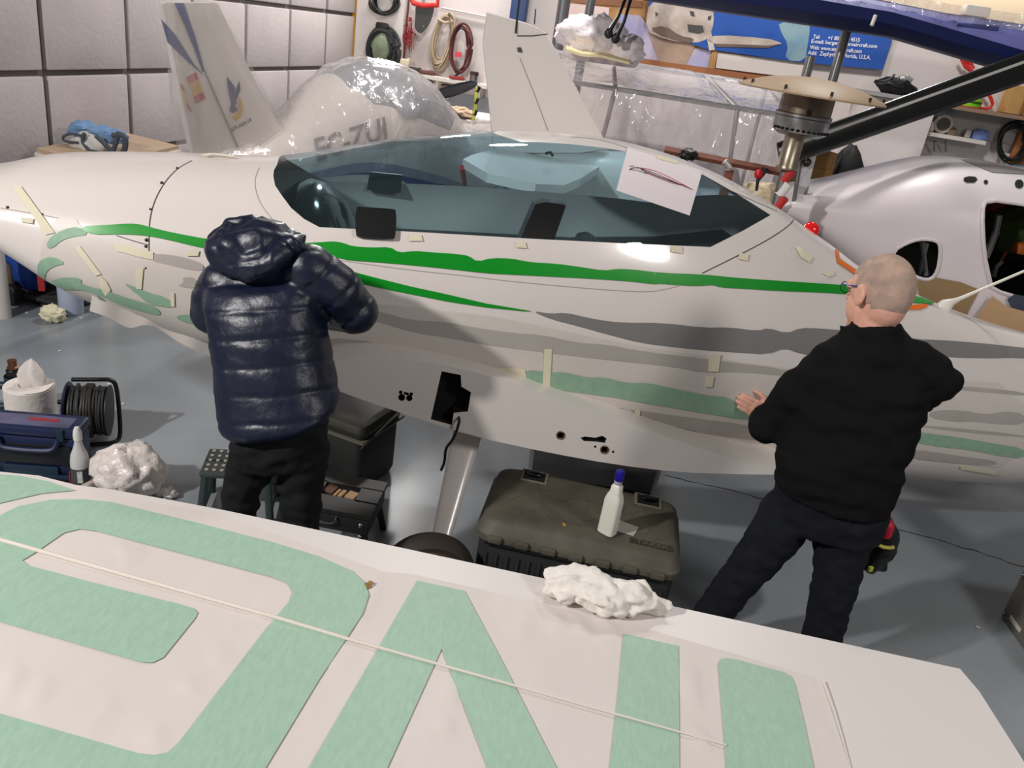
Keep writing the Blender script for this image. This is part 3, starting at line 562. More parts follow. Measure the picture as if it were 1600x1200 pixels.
# ================================================================== people
skin = mat('skin', (224, 168, 146), .5, var=(60, .06), bump=(150, .15, .002)); skin.node_tree.nodes['Principled BSDF'].inputs['Subsurface Weight'].default_value = .08
def N3(p, f, seed=0.): return mnoise.noise(Vector((p[0]*f[0]+seed, p[1]*f[1]+seed*.7, p[2]*f[2])))
def ring(l, r, dep, n=28, e=2.3):      # horizontal section of a garment from its left / right edge points
    l = np.asarray(l, float); r = np.asarray(r, float); c = (l+r)/2; h = (r-l)/2; d = np.asarray(dep, float); out = []
    for t in np.linspace(0, 2*math.pi, n, endpoint=False):
        ct, st = math.cos(t), math.sin(t); out.append(c+h*np.sign(ct)*abs(ct)**(2/e)+d*np.sign(st)*abs(st)**(2/e))
    return out
def head(mb, c, f, u, k=1.):
    f = nrm(f); u = nrm(np.asarray(u, float)-f*np.dot(u, f)); l = np.cross(u, f); R = np.array([f, l, u]).T*k
    q = MB(xf(c, R=R))
    q.ball((-.012, 0, .02), (.098, .078, .1), 14); q.ball((.025, 0, -.045), (.068, .06, .075), 12); q.ball((-.03, 0, -.03), (.07, .066, .075), 12)
    q.ball((.06, 0, -.1), (.03, .03, .022), 8); q.tube([(.09, 0, .02), (.112, 0, -.022), (.098, 0, -.034)], [.008, .014, .012], 8); q.ball((.113, 0, -.025), .012, 8)
    for s in (-1, 1):
        q.ball((.088, s*.03, .022), (.012, .02, .008), 8); q.ball((.082, s*.032, .006), (.012, .014, .01), 8)
        q.loft([[(-.012+.022*math.cos(t)*kk-.004*ii, s*(.072+.008*ii), -.012+.034*math.sin(t)*kk) for t in np.linspace(0, 2*math.pi, 12, endpoint=False)] for ii, kk in ((0, .7), (1, .95), (2, 1.0), (2.6, .8))])
    q.ball((.088, 0, -.068), (.012, .026, .006), 8); q.ball((.087, 0, -.079), (.012, .024, .007), 8)
    mb.v and None; b = len(mb.v); mb.v += q.v; mb.f += [tuple(b+i for i in g) for g in q.f]
    return xf(c, R=R)
def hand(mb, w, d, nb, side, k=1., curl=.5):
    """five-fingered hand: wrist w, finger direction d, back-of-hand normal nb, thumb side"""
    d = nrm(d); nb = nrm(np.asarray(nb, float)-d*np.dot(nb, d)); sd = nrm(np.asarray(side, float)-d*np.dot(side, d)-nb*np.dot(side, nb)); w = np.asarray(w, float)
    pt = lambda a, b, c: w+k*(d*a+sd*b+nb*c)
    for b, ln in ((.030, .070), (.011, .078), (-.009, .074), (-.028, .058)):
        kn = pt(.088-abs(b-.01)*.18, b, .0); cap(mb, [pt(.0, b*.55, 0), kn], [.017*k, .0125*k], 10)
        a = curl*.35; p1 = kn+k*ln*.46*(d*math.cos(a)-nb*math.sin(a)); a2 = curl*1.15; p2 = p1+k*ln*.32*(d*math.cos(a2)-nb*math.sin(a2)); a3 = curl*1.7; p3 = p2+k*ln*.26*(d*math.cos(a3)-nb*math.sin(a3))
        cap(mb, [kn, p1, p2, p3], [.0098*k, .0088*k, .0082*k, .007*k], 9)
    t0 = pt(.022, .024, -.006); t1 = pt(.052, .052, -.012); t2 = pt(.08, .062, -.018); t3 = pt(.102, .062, -.026)
    cap(mb, [t0, t1, t2, t3], [.016*k, .0125*k, .0105*k, .0085*k], 9)
def clothes_post(folds=.006, fr=(9, 9, 26), quilt=None, arms=(), seed=1.):
    def post(co_, nr):
        out = co_.copy()
        for i in range(len(co_)):
            p = co_[i]; d = folds*(N3(p, fr, seed)+.6*N3(p, (fr[0]*2.2, fr[1]*2.2, fr[2]*1.4), seed+5))
            if quilt is not None:
                o_, ax, per, amp = quilt; t = float((p-o_)@ax)
                for (a, b, r) in arms:
                    ab = b-a; kk = float(np.clip((p-a)@ab/(ab@ab), -.3, 1.1)); ds = np.linalg.norm(p-a-ab*kk)
                    if ds < r and -.25 < (p-a)@ab/(ab@ab) < 1.2: t = float((p-a)@nrm(ab)); break
                q = abs(math.sin(math.pi*(t/per+.07*N3(p, (4, 4, 4), 3.))))
                d += amp*(min(1, q*2.2)**.6-1)
                d += .003*N3(p, (14, 14, 40), 8.)*(1-q)
            out[i] = p+nr[i]*d
        return out
    return post
# ---------- right-hand man: black fleece, dark jeans, grey cropped hair
pm = thing('person', 'person with cropped grey hair and glasses in black fleece, hand on the aircraft', 'person', (1.2, 2.6, 0))
fx = 1
Hc = P(1372, 459, 2.75); hf = V(-.36, .91, -.2); hu = V(-.02, .28, 1)
bod = MB(); HM = head(bod, Hc, hf, hu, 1.16)
nk = P(1366, 520, 2.70); bod.tube([Hc+V(.0, -.02, -.05), nk+V(0, .01, .0), nk+V(0, .02, -.1)], [.072, .07, .05], 14)
shL, shR = P(1292, 562, 2.71), P(1432, 562, 2.66); elL = P(1196, 668, 2.72); 
hp = A1.hit(1168, 628); hs = A1.pt(np.array([hp[0]]), np.array([hp[1]]), .0)[0]; hn = nrm(A1.pt(np.array([hp[0]]), np.array([hp[1]]), .1)[0]-hs)
S = lambda x, y, off: (lambda q: A1.pt(np.array([q[0]]), np.array([q[1]]), off)[0])(A1.hit(x, y))
wrL = S(1192, 640, .042); hd = nrm(S(1146, 620, .03)-wrL)
hand(bod, wrL, hd, hn, V(0, 0, 1), 1.06, .28)
cap(bod, [shL, elL, wrL], [.05, .04, .028]); elR = P(1470, 600, 2.62); wrR = P(1425, 640, 2.9)+V(0, 0, .02)
cap(bod, [shR, elR, wrR], [.05, .04, .028]); hand(bod, wrR, V(-.3, .9, .1), V(.2, .2, 1), V(-1, -.3, 0), .95, .5)
pel = (P(1240, 780, 2.6)+P(1340, 800, 2.6))/2; bod.loft([ring(shL+V(.03, .01, -.02), shR+V(-.03, .01, -.02), (0, .06, 0)), ring(P(1260, 640, 2.66), P(1425, 660, 2.64), (0, .1, 0)), ring(P(1225, 770, 2.6), P(1370, 800, 2.6), (0, .1, 0))])
hipL, hipR = P(1246, 790, 2.62), P(1322, 812, 2.60); knL, knR = P(1178, 878, 2.6), P(1306, 905, 2.56); anL, anR = V(.885, 2.62, .09), V(1.385, 2.57, .09)
cap(bod, [hipL, knL, anL], [.075, .05, .035]); cap(bod, [hipR, knR, anR], [.075, .05, .035])
remesh('body', bod, skin, pm, .0055, 4)
flc = mat('black_fleece', (22, 22, 23), .95, spec=.1, bump=(400, .5, .003))
j = MB(); lv = [((1209, 752), (1388, 798), 2.59, .13), ((1211, 730), (1396, 774), 2.6, .14), ((1216, 702), (1408, 742), 2.61, .145), ((1236, 655), (1432, 672), 2.65, .15), ((1258, 610), (1452, 622), 2.67, .15), ((1270, 575), (1462, 580), 2.68, .135), ((1284, 550), (1450, 553), 2.69, .11), ((1316, 528), (1426, 530), 2.70, .105), ((1330, 516), (1411, 517), 2.70, .09), ((1332, 506), (1410, 508), 2.705, .078)]
j.loft([ring(P(*a, y), P(*b, y), V(0, d, .02)) for a, b, y, d in lv])
cap(j, [shL+V(.02, 0, -.01), (shL+elL)/2+V(-.005, -.01, 0), elL, elL*.45+wrL*.55, wrL+(elL-wrL)*.10], [.082, .078, .066, .058, .05], 16)
cap(j, [shR+V(-.01, 0, -.01), (shR+elR)/2, elR, elR*.5+wrR*.5, wrR+(elR-wrR)*.1], [.085, .075, .068, .055, .048], 16)
col = [Hc*0+P(1320, 512, 2.78), P(1332, 520, 2.72), P(1370, 518, 2.63), P(1405, 515, 2.66), P(1400, 510, 2.78)]
j.tube(smoothline(col, 2), .017, 10); j.tube([P(1311, 506, 2.79), P(1318, 518, 2.76), P(1332, 524, 2.72)], [.012, .018, .018], 8)
remesh('fleece_jacket', j, flc, pm, .0105, 5, clothes_post(.014, (7, 7, 19), seed=2.))
jn = mat('dark_jeans', (24, 26, 32), .9, spec=.2, var=(20, .15), bump=(300, .3, .002))
t_ = MB(); t_.loft([ring(P(1214, 752, 2.6), P(1392, 800, 2.59), V(0, .125, 0)), ring(P(1210, 785, 2.6), P(1380, 822, 2.59), V(0, .13, 0)), ring(P(1215, 815, 2.6), P(1372, 842, 2.59), V(0, .12, 0))])
cap(t_, [hipL+V(-.015, 0, -.03), (hipL+knL)/2, knL, (knL+anL)/2, anL+V(0, 0, -.02)], [.108, .1, .082, .074, .072], 16); cap(t_, [hipR+V(.0, 0, -.03), (hipR+knR)/2, knR, (knR+anR)/2, anR+V(0, 0, -.02)], [.108, .1, .085, .078, .074], 16)
remesh('jeans', t_, jn, pm, .0105, 4, clothes_post(.009, (14, 14, 22), seed=4.))
def shoe(an, d, m_, par):
    d = nrm(d); b = V(an[0], an[1], 0); s_ = np.cross(V(0, 0, 1), d); q = []
    for k, w, h in ((-.09, .02, .05), (-.075, .036, .085), (-.02, .04, .1), (.06, .043, .075), (.12, .047, .055), (.165, .036, .04), (.185, .012, .025)):
        q.append([b+d*k+s_*w*math.cos(t)+V(0, 0, h*.5+h*.5*math.sin(t)) for t in np.linspace(0, 2*math.pi, 14, endpoint=False)])
    MB().loft(q).build('shoe', m_, par)
shm = mat('shoe_black', (28, 27, 27), .6); shoe(anL, V(-.5, .85, 0), shm, pm); shoe(anR, V(-.05, 1, 0), shm, pm)
# hair cap and glasses in head space
hq = MB(HM); rings = []; vs = []; fs = []; n1, n2 = 30, 44
hv = {}; 
for i in range(n1+1):
    th = math.pi*i/n1
    for k in range(n2):
        ph = 2*math.pi*k/n2; d = V(math.sin(th)*math.cos(ph), math.sin(th)*math.sin(ph), math.cos(th)); vs.append((-.012+d[0]*.1012, d[1]*.0812, .018+d[2]*.104 if d[2] > 0 else .018+d[2]*.118))
for i in range(n1):
    for k in range(n2):
        a, b, c, e = i*n2+k, i*n2+(k+1) % n2, (i+1)*n2+(k+1) % n2, (i+1)*n2+k; m_ = np.mean([vs[a], vs[b], vs[c], vs[e]], 0)
        x, y, z = m_; front = .052 if z > .05 else (.018 if z > .0 else -.022)
        if x < front and z > -.085-(.0 if x < -.05 else -.06): fs.append((a, b, c, e))
hq.add(vs, fs); hair = hq.build('hair', mat('cropped_hair', (158, 138, 126), .9, var=(26, .12), col2=(196, 164, 146), bump=(420, .6, .003)), pm)
gq = MB(HM); 
for s in (-1, 1):
    gq.tube([(.098+.002*math.cos(t), s*.034+.022*math.cos(t), .004+.017*math.sin(t)) for t in np.linspace(0, 2*math.pi, 16, endpoint=False)], .0016, 5, closed=True)
gq.tube([(.102, -.012, .008), (.106, 0, .01), (.102, .012, .008)], .0016, 5); gfr = gq.build('glasses_frame', mat('glasses_metal', (40, 42, 60), .3, .6), pm)
gq2 = MB(HM)
for s in (-1, 1): gq2.tube([(.094, s*.058, .01), (.06, s*.079, .012), (.0, s*.086, .012), (-.025, s*.086, .002)], .0028, 6)
gq2.build('glasses_temples', mat('glasses_blue', (44, 50, 130), .4), gfr)
# pouch hanging at his right thigh
po = thing('tool_pouch', 'black tool pouch with red and yellow pieces hanging behind right thigh of grey-haired person', 'pouch', P(1372, 880, 2.62))
m1 = MB(); 
for pxs, r in (([(1376, 812), (1384, 838), (1380, 858), (1360, 885)], [.04, .052, .05, .03]), ([(1352, 880), (1376, 884)], [.022, .025]), ([(1392, 842), (1386, 862)], [.03, .03])): cap(m1, [P(x, y, 2.66) for x, y in pxs], r, 12)
remesh('pouch', m1, mat('pouch_black', (14, 14, 15), .5), po, .006, 3, clothes_post(.005, (30, 30, 40)))
cap(MB(), [P(1387, 808, 2.63), P(1386, 822, 2.60), P(1385, 834, 2.60)], [.012, .026, .02], 12).build('red_cap', mat('pouch_red', (200, 10, 50), .5), po)
MB().tube([P(x, y, 2.588) for x, y in ((1366, 845), (1372, 851), (1380, 855), (1390, 856), (1397, 855))], .007, 6).build('yellow_band', mat('pouch_yellow', (220, 205, 90), .6), po)
MB().box(P(1360, 889, 2.62), (.02, .012, .022), rotz(20), r=.003).build('yellow_tab', mat('pouch_lime', (190, 200, 60), .6), po)
# ---------- left man: navy quilted jacket, bent over the cowling
pl_ = thing('person', 'person seen from behind in shiny navy quilted hooded jacket, bent over the aircraft', 'person', (-.8, 2.42, 0))
sL, sR = P(345, 440, 2.58), P(492, 425, 2.56); eR = P(556, 486, 2.62); wR = P(515, 492, 2.86); eL = P(330, 490, 2.64); wL = P(350, 505, 2.78)
bod = MB(); hc2 = P(392, 395, 2.68); head(bod, hc2, V(-.1, .75, -.65), V(0, .6, .8), 1.0)
bod.tube([hc2+V(0, -.02, -.05), P(405, 440, 2.60), P(412, 480, 2.56)], [.06, .06, .05], 12)
cap(bod, [sR, eR, wR], [.05, .042, .03]); cap(bod, [sL, eL, wL], [.05, .042, .03])
hand(bod, wR, nrm(V(-.3, .55, .25)), V(0, -.3, 1), V(-1, 0, 0), .9, .5); hand(bod, wL, nrm(V(.2, .6, .1)), V(0, -.3, 1), V(1, 0, 0), .9, .5)
hL, hR = P(402, 700, 2.42), P(472, 700, 2.42); kL, kR = P(376, 772, 2.40), P(470, 785, 2.40); aL, aR = V(kL[0]-.03, 2.40, .09), V(kR[0]+.01, 2.40, .09)
bod.loft([ring(sL+V(.04, .02, -.02), sR+V(-.04, .02, -.02), (0, .06, 0)), ring(P(370, 560, 2.5), P(495, 560, 2.5), (0, .1, 0)), ring(P(375, 700, 2.42), P(500, 695, 2.42), (0, .1, 0))])
cap(bod, [hL, kL, aL], [.075, .05, .035]); cap(bod, [hR, kR, aR], [.075, .05, .035])
remesh('body', bod, skin, pl_, .0055, 4)
nav = mat('navy_nylon', (13, 20, 44), .4, spec=.5, bump=(55, .35, .005))
j = MB(); lv = [((352, 658), (526, 636), 2.42, .15), ((346, 646), (529, 626), 2.42, .165), ((343, 622), (526, 608), 2.435, .165), ((340, 590), (519, 580), 2.46, .165), ((337, 545), (510, 540), 2.485, .165), ((331, 505), (504, 500), 2.51, .165), ((322, 465), (502, 458), 2.54, .16), ((326, 432), (499, 420), 2.57, .14), ((345, 412), (486, 402), 2.60, .11), ((368, 398), (462, 392), 2.60, .11)]
ujac = nrm(P(410, 420, 2.57)-P(437, 680, 2.42))
j.loft([ring(P(*a, y), P(*b, y), V(0, d, .04)) for a, b, y, d in lv])
cap(j, [sR+V(-.02, 0, -.0), (sR+eR)/2+V(.01, -.01, .01), eR, (eR+wR)/2, wR], [.094, .088, .082, .072, .055], 16); cap(j, [sL+V(.02, 0, -.01), (sL+eL)/2+V(-.0, -.01, 0), eL, (eL+wL)/2, wL], [.088, .08, .075, .068, .055], 16)
remesh('quilted_jacket', j, nav, pl_, .0095, 5, clothes_post(.004, (9, 9, 16), (P(437, 690, 2.42), ujac, .092, .0055), ((sR, eR, .115), (eR, wR, .1), (eL, wL, .09)), seed=3.))
hd_ = MB(); hcx = P(394, 392, 2.56)
hd_.ball(P(376, 392, 2.545), (.115, .1, .085), 14); hd_.ball(P(412, 382, 2.56), (.13, .1, .085), 14); hd_.ball(P(398, 366, 2.60), (.09, .1, .055), 12)
cap(hd_, [P(334, 398, 2.60), P(350, 414, 2.50), P(385, 420, 2.465), P(420, 408, 2.47), P(455, 386, 2.52), P(470, 372, 2.58)], [.03, .042, .046, .046, .04, .026], 14)
cap(hd_, [P(340, 378, 2.58), P(362, 358, 2.58), P(400, 353, 2.6), P(440, 362, 2.6), P(466, 372, 2.6)], [.035, .04, .038, .035, .025], 14)
def hood_post(co_, nr):
    out = co_.copy()
    for i in range(len(co_)):
        p = co_[i]; out[i] = p+nr[i]*(.007*N3(p, (9, 9, 12), 2.)+.012*(min(1, abs(N3(p, (10, 10, 8), 7.))*4)-.8)+.002*N3(p, (40, 40, 40), 3.))
    return out
remesh('hood', hd_, nav, pl_, .0075, 5, hood_post)
trm = mat('black_trousers', (23, 24, 26), .85, spec=.2, bump=(250, .3, .002)); t_ = MB()
t_.loft([ring(P(366, 660, 2.42), P(512, 650, 2.42), V(0, .12, 0)), ring(P(362, 700, 2.42), P(508, 695, 2.42), V(0, .125, 0)), ring(P(366, 722, 2.42), P(505, 718, 2.42), V(0, .11, 0))])
cap(t_, [hL+V(0, 0, -.02), (hL+kL)/2, kL, (kL+aL)/2, aL+V(0, 0, -.02)], [.094, .08, .068, .064, .064], 16); cap(t_, [hR+V(0, 0, -.02), (hR+kR)/2, kR, (kR+aR)/2, aR+V(0, 0, -.02)], [.096, .082, .072, .068, .066], 16)
remesh('trousers', t_, trm, pl_, .0105, 4, clothes_post(.012, (12, 12, 26), seed=6.))
shoe(aL, V(-.1, 1, 0), shm, pl_); shoe(aR, V(.1, 1, 0), shm, pl_)
# ================================================================== things on the floor, left
tealp = mat('teal_plastic', (18, 44, 58), .45); navyp = mat('navy_case', (24, 36, 74), .42, var=(20, .1)); whitep = mat('white_plastic', (232, 230, 226), .35)
hg = thing('heat_gun', 'dark teal heat gun standing nozzle up behind the paper roll', 'heat gun', PZ(10, 642, 0)); b = PZ(10, 642, 0); y_ = b[1]
tp = P(20, 563, y_); ax_ = nrm(tp-b-V(0, 0, .0)); x0_ = V(b[0], y_, 0)
xN = P(20, 575, y_)[0]; zN = P(20, 563, y_)[2]
MB().lathe([(.018, 0), (.026, .004), (.027, .012), (.021, .016), (.022, .05)], V(xN, y_, zN-.05), n=18).build('nozzle', mat('copper_nozzle', (120, 84, 62), .35, .9), hg)
MB().lathe([(.028, 0), (.034, .01), (.034, .07), (.03, .075)], V(xN, y_, zN-.125), n=18).build('collar', black_plastic, hg)
m1 = MB(); m1.lathe([(.045, 0), (.05, .02), (.05, .12), (.046, .22), (.036, zN-.125)], V(xN, y_, 0), n=18)
m1.tube(smoothline([(xN-.01, y_, zN-.16), (xN-.07, y_-.01, zN-.15), (xN-.17, y_-.02, zN-.17), (xN-.19, y_-.02, zN-.24), (xN-.12, y_-.02, zN-.285), (xN-.02, y_, zN-.27)], 2), .021, 10); m1.build('gun_body', tealp, hg)
pr = thing('paper_roll', 'white paper towel roll with a sheet pulled up from its centre', 'paper roll', PZ(52, 662, 0)); b = PZ(52, 662, 0); ht = P(52, 602, b[1])[2]; rr = .118
paper_m = mat('tissue_paper', (226, 219, 212), .9, bump=(45, .4, .006))
MB().lathe([(rr-.006, 0), (rr, .006), (rr+.001, ht*.5), (rr, ht-.006), (rr-.006, ht), (.05, ht), (.035, ht-.03)], b, n=40, caps=False).build('roll', paper_m, pr)
sh = MB(); rg = []
pk = P(50, 562, b[1]); 
for i, (k, r) in enumerate(((0, .05), (.12, .058), (.3, .062), (.5, .064), (.7, .052), (.88, .03), (1, .004))):
    c = V(b[0], b[1], ht-.03)*(1-k)+V(pk[0]-.005, b[1], pk[2])*k
    rg.append([c+V(r*(1+.28*math.sin(3*t+i*.5))*math.cos(t), .45*r*(1+.3*math.cos(4*t+i))*math.sin(t), .006*math.sin(5*t)) for t in np.linspace(0, 2*math.pi, 40, endpoint=False)])
sh.loft(rg); sh.build('pulled_sheet', paper_m, pr, auto=25)
fl_ = [(b[0]+(rr+.0)*math.cos(t), b[1]+rr*math.sin(t), ht+.002+.012*max(0, math.sin(2*(t+.4)))) for t in np.linspace(-1.2, .9, 14)]
MB().add(fl_+[(b[0]+.045*math.cos(t), b[1]+.045*math.sin(t), ht+.003) for t in np.linspace(-1.2, .9, 14)], [(i, i+1, 15+i, 14+i) for i in range(13)]).build('loose_flap', paper_m, pr)
# cable reel
b = PZ(140, 688, 0); cr = thing('cable_reel', 'cable drum wound with black cable in a bent tube frame on the floor', 'cable reel', b)
ax = nrm((.95, .32, 0)); rad = .142; cz = b+V(0, .02, .165); pr_ = V(-ax[1], ax[0], 0)
fl2 = MB().lathe([(.03, -.012), (rad, -.012), (rad+.006, -.006), (rad, 0), (.03, 0)], cz-ax*.09, ax, 36); fl2.build('flange', mat('reel_flange', (30, 34, 62), .4), cr)
MB().lathe([(.03, -.006), (rad-.012, -.006), (rad-.01, 0), (.03, 0)], cz+ax*.095, ax, 36).build('flange', mat('reel_flange_b', (26, 27, 30), .5), cr)
MB().lathe([(.09, -.09), (.09, .09)], cz, ax, 24).build('drum', black_plastic, cr)
cm = mat('cable_rubber', (44, 43, 41), .55); tb_ = MB(); hel = []
for i in range(260):
    t = i/260*2*math.pi*12; k = i/260; hel.append(cz+ax*(-.08+.165*(k))+(rad-.022+.004*math.sin(i*.7))*(pr_*math.cos(t)+V(0, 0, 1)*math.sin(t)))
tb_.tube(hel, .0078, 6); tb_.build('wound_cable', cm, cr)
tb_ = MB(); hel = []
for i in range(130):
    t = i/130*2*math.pi*5; k = i/130; hel.append(cz+ax*(.06-.13*abs(2*k-1)**.8+.03*math.sin(9*k))+(rad-.008)*(pr_*math.cos(t)+V(0, 0, 1)*math.sin(t)))
tb_.tube(hel, .0075, 6); tb_.build('crossing_cable', cm, cr)
A_ = cz-ax*.07+V(0, 0, rad+.03); B_ = cz+ax*.115+V(0, 0, rad+.035)
fr_ = smoothline([A_, A_*.3+B_*.7, B_, B_+ax*.02-V(0, 0, .04), cz+ax*.15+V(0, -.02, -.05), cz+ax*.16+V(0, -.05, -.145), cz+ax*.13+V(0, -.08, -.152), cz-ax*.06+V(0, -.1, -.152)], 2)
MB().tube(fr_, .011, 9).build('tube_frame', black_plastic, cr)
MB().cyl(cz-ax*.13, cz-ax*.1, .02).build('hub', black_plastic, cr); MB().cyl(cz-ax*.125+V(0, -.03, .06), cz-ax*.1+V(0, -.03, .06), .012).build('crank_knob', black_plastic, cr)
# tool case
tcx = PZ(60, 752, 0); tc = thing('tool_case', 'navy blue plastic tool case with dark front handle on the floor', 'case', tcx)
R_ = rotz(9); M = xf((-2.16, 3.19, 0), 9)
MB(M).box((-.02, .0, .12), (.46, .15, .235), r=.018).build('case_body', navyp, tc)
MB(M).box((-.02, .0, .262), (.47, .16, .05), r=.015).build('lid', navyp, tc)
MB(M).box((-.02, -.078, .15), (.40, .012, .10), r=.003).build('front_recess', mat('case_dark', (12, 15, 24), .5), tc)
hm = MB(M); hm.tube(smoothline([(-.13, -.085, .235), (-.12, -.1, .20), (-.09, -.105, .185), (.09, -.105, .185), (.12, -.1, .20), (.13, -.085, .235)], 2), .012, 8); hm.build('handle', navyp, tc)
for x in (-.17, .14): MB(M).box((x, -.084, .26), (.03, .014, .06), r=.004).build('latch', tealp, tc)
MB(M).box((.0, -.084, .065), (.24, .014, .05), r=.006).box((-.0, -.088, .04), (.42, .014, .02), r=.004).build('lower_latch', mat('case_teal', (22, 46, 66), .45), tc)
MB(M).box((-.0, -.01, .288), (.34, .1, .003), r=.001).build('lid_label', mat('case_label', (92, 92, 120), .4, var=(9, .3)), tc)
MB(M).box((.04, -.0, .290), (.13, .025, .002)).build('red_label', mat('label_red', (160, 50, 60), .5), tc)
# spray bottle
b = PZ(128, 760, 0); sp = thing('bottle', 'translucent white bottle with dark label beside the tool case', 'bottle', b)
h = P(123, 667, b[1])[2]; k = h/.30
MB().lathe([(.036, 0), (.041, .006), (.041, .13*k), (.036, .165*k), (.022, .2*k), (.016, .225*k), (.0165, .24*k)], b, n=28).build('bottle_body', mat('milky_plastic', (208, 208, 206), .3), sp)
MB().lathe([(.019, .238*k), (.0195, .262*k), (.017, .28*k), (.010, .297*k), (.002, .30*k)], b, n=20).build('cap', whitep, sp)
MB().lathe([(.0416, .018), (.0419, .02), (.0419, .105*k), (.0416, .107*k)], b, n=28, caps=False).build('label', mat('bottle_label', (66, 66, 70), .6, var=(40, .3)), sp)
MB().box(b+V(.018, -.0385, .075), (.022, .004, .06), rotz(22)).build('white_label_patch', mat('label_white', (200, 205, 200), .6, var=(60, .2)), sp)
MB().box(b+V(-.043, -.01, .05), (.004, .02, .06), rotz(0)).build('red_label_edge', mat('label_red2', (190, 40, 30), .6), sp)
# rolled film tube, plastic bag, tape ball
q0, q1 = PZ(100, 786, .02), PZ(150, 752, .02); d = nrm(q1-q0)
tag(MB().tube([q0-d*.2, q0, q1-d*.012, q1], [.024, .024, .024, .014], 14).build('film_roll', mat('rolled_film', (226, 214, 206), .5)), 'thin white rolled film tube on the floor at the wing edge by the bottle', 'roll')
def crumple(name, c, rr, amp, m_, parent=None, n=32, seed=1., fr=2.0, flatb=True, auto=75):
    mb = MB(); mb.ball(c, rr, n, seed, amp*.75, fr); v = np.array(mb.v)
    for i in range(len(v)):
        d = nrm(v[i]-np.asarray(c)); f = .2-abs(mnoise.noise(Vector(d*2.2+V(seed, 0, 0))))+.3*(.2-abs(mnoise.noise(Vector(d*5+V(0, seed, 0))))); v[i] += d*np.mean(rr)*amp*1.0*f
        if flatb: v[i][2] = max(v[i][2], c[2]-np.broadcast_to(rr, 3)[2]*.92)
    mb.v = list(v); return mb.build(name, m_, parent, auto=auto)
b = PZ(203, 772, 0); bag = thing('plastic_bag', 'crumpled white plastic bag lying on the floor behind the wing edge', 'bag', b)
bagm = mat('bag_plastic', (232, 222, 216), .3, bump=(16, .9, .02), spec=.6)
crumple('bag', b+V(0, 0, .125), (.16, .14, .135), .22, bagm, bag, seed=4.)
crumple('bag_tail', PZ(262, 776, 0)+V(0, 0, .02), (.05, .035, .022), .5, bagm, bag, 12, seed=8.)
b = PZ(83, 502, 0); tag(crumple('tape_ball', b+V(0, 0, .055), (.082, .06, .06), .3, mat('tape_wad', (226, 220, 188), .7, bump=(40, .8, .01)), seed=2.), 'crumpled ball of cream masking tape on the grey floor under the cowling', 'tape ball')
FLK = ('by the white post', 'left of the nose drum', 'below the tape ball', 'left of the navy jacket', 'right of the black jeans', 'right above the cable drum')
for i, (x, y) in enumerate(((42, 488), (127, 497), (93, 548), (192, 631), (1528, 980), (170, 600))):
    tag(MB().box(PZ(x, y, .003), (.02, .012, .004), rotz(40*i), r=.0015).build('paint_flake', mat('flake', (205, 205, 200), .8)), None, 'flake', 'specks of white debris on the floor')['label'] = 'tiny white speck of debris on the grey floor '+FLK[i]
b = PZ(112, 488, 0); ns = thing('nose_stand', 'pale blue round drum stand under the aircraft nose', 'stand', b); nz = A1.pt(np.array([float((b-A1.O)@A1.a)]), np.array([math.pi]))[0][2]
MB().lathe([(.075, 0), (.08, .01), (.08, .5), (.08, .8)], b, n=28).build('drum', mat('stand_blue', (186, 200, 222), .35), ns); MB().cyl(b+V(0, 0, .8), b+V(0, 0, .86), .05).build('pad', black_plastic, ns)
b = PZ(4, 495, 0); tag(MB().lathe([(.055, 0), (.055, .35), (.05, .9)], b, n=20).build('white_post', mat('post_white', (214, 210, 204), .4)), 'white round post standing on the floor at the left picture edge', 'post')
# trolley, blue bag behind the nose
b = PZ(34, 470, 0); trl = thing('trolley', 'dark trolley with wheel and tube frame behind the white post', 'trolley', b)
MB().box(b+V(.16, .08, .06), (.55, .32, .03), rotz(-10), r=.01).build('deck', mat('deck_dark', (44, 44, 44), .7), trl)
MB().tube(smoothline([P(46, 450, b[1]), P(58, 474, b[1]), P(66, 477, b[1]-.05), P(85, 466, b[1])], 2), .014, 8).build('tube', mat('tube_grey', (72, 72, 70), .4, .6), trl)
wq = P(16, 463, b[1]-.1); MB().lathe([(.02, -.02), (.06, -.025), (.075, -.015), (.075, .015), (.06, .025), (.02, .02)], V(wq[0], wq[1], .075), (.2, 1, 0), 24).build('wheel', mat('tyre_black', (18, 18, 18), .7), trl)
b2 = P(48, 432, b[1]+.05); bb = thing('blue_bag', 'bright blue fabric bag on the trolley behind the aircraft nose', 'bag', V(b2[0], b2[1], .08))
crumple('bag', V(b2[0], b2[1], .30), (.2, .12, .22), .25, mat('blue_fabric', (24, 66, 150), .7, bump=(18, .6, .01)), bb, seed=3.); MB().box(V(b2[0]+.15, b2[1]-.12, .2), (.04, .02, .14), rotz(20)).build('red_tag', mat('tag_red', (170, 40, 40), .6), bb)
b3 = P(12, 440, b[1]-.02); tag(MB().lathe([(.04, .0), (.045, .02), (.05, .2), (.052, .28), (.042, .285), (.04, .2)], V(b3[0], b3[1], .09), n=18).build('cardboard_tube', mat('tube_brown', (128, 108, 84), .8)), 'grey brown cardboard tube standing beside the blue bag', 'tube')
tag(MB().box(V(b2[0]+.13, b2[1]+.42, .45), (.5, .3, .9), rotz(-10), r=.03).build('dark_cabinet', mat('cab_dark', (22, 23, 28), .7)), 'dark cabinet standing behind the blue bag at the hall side', 'cabinet')
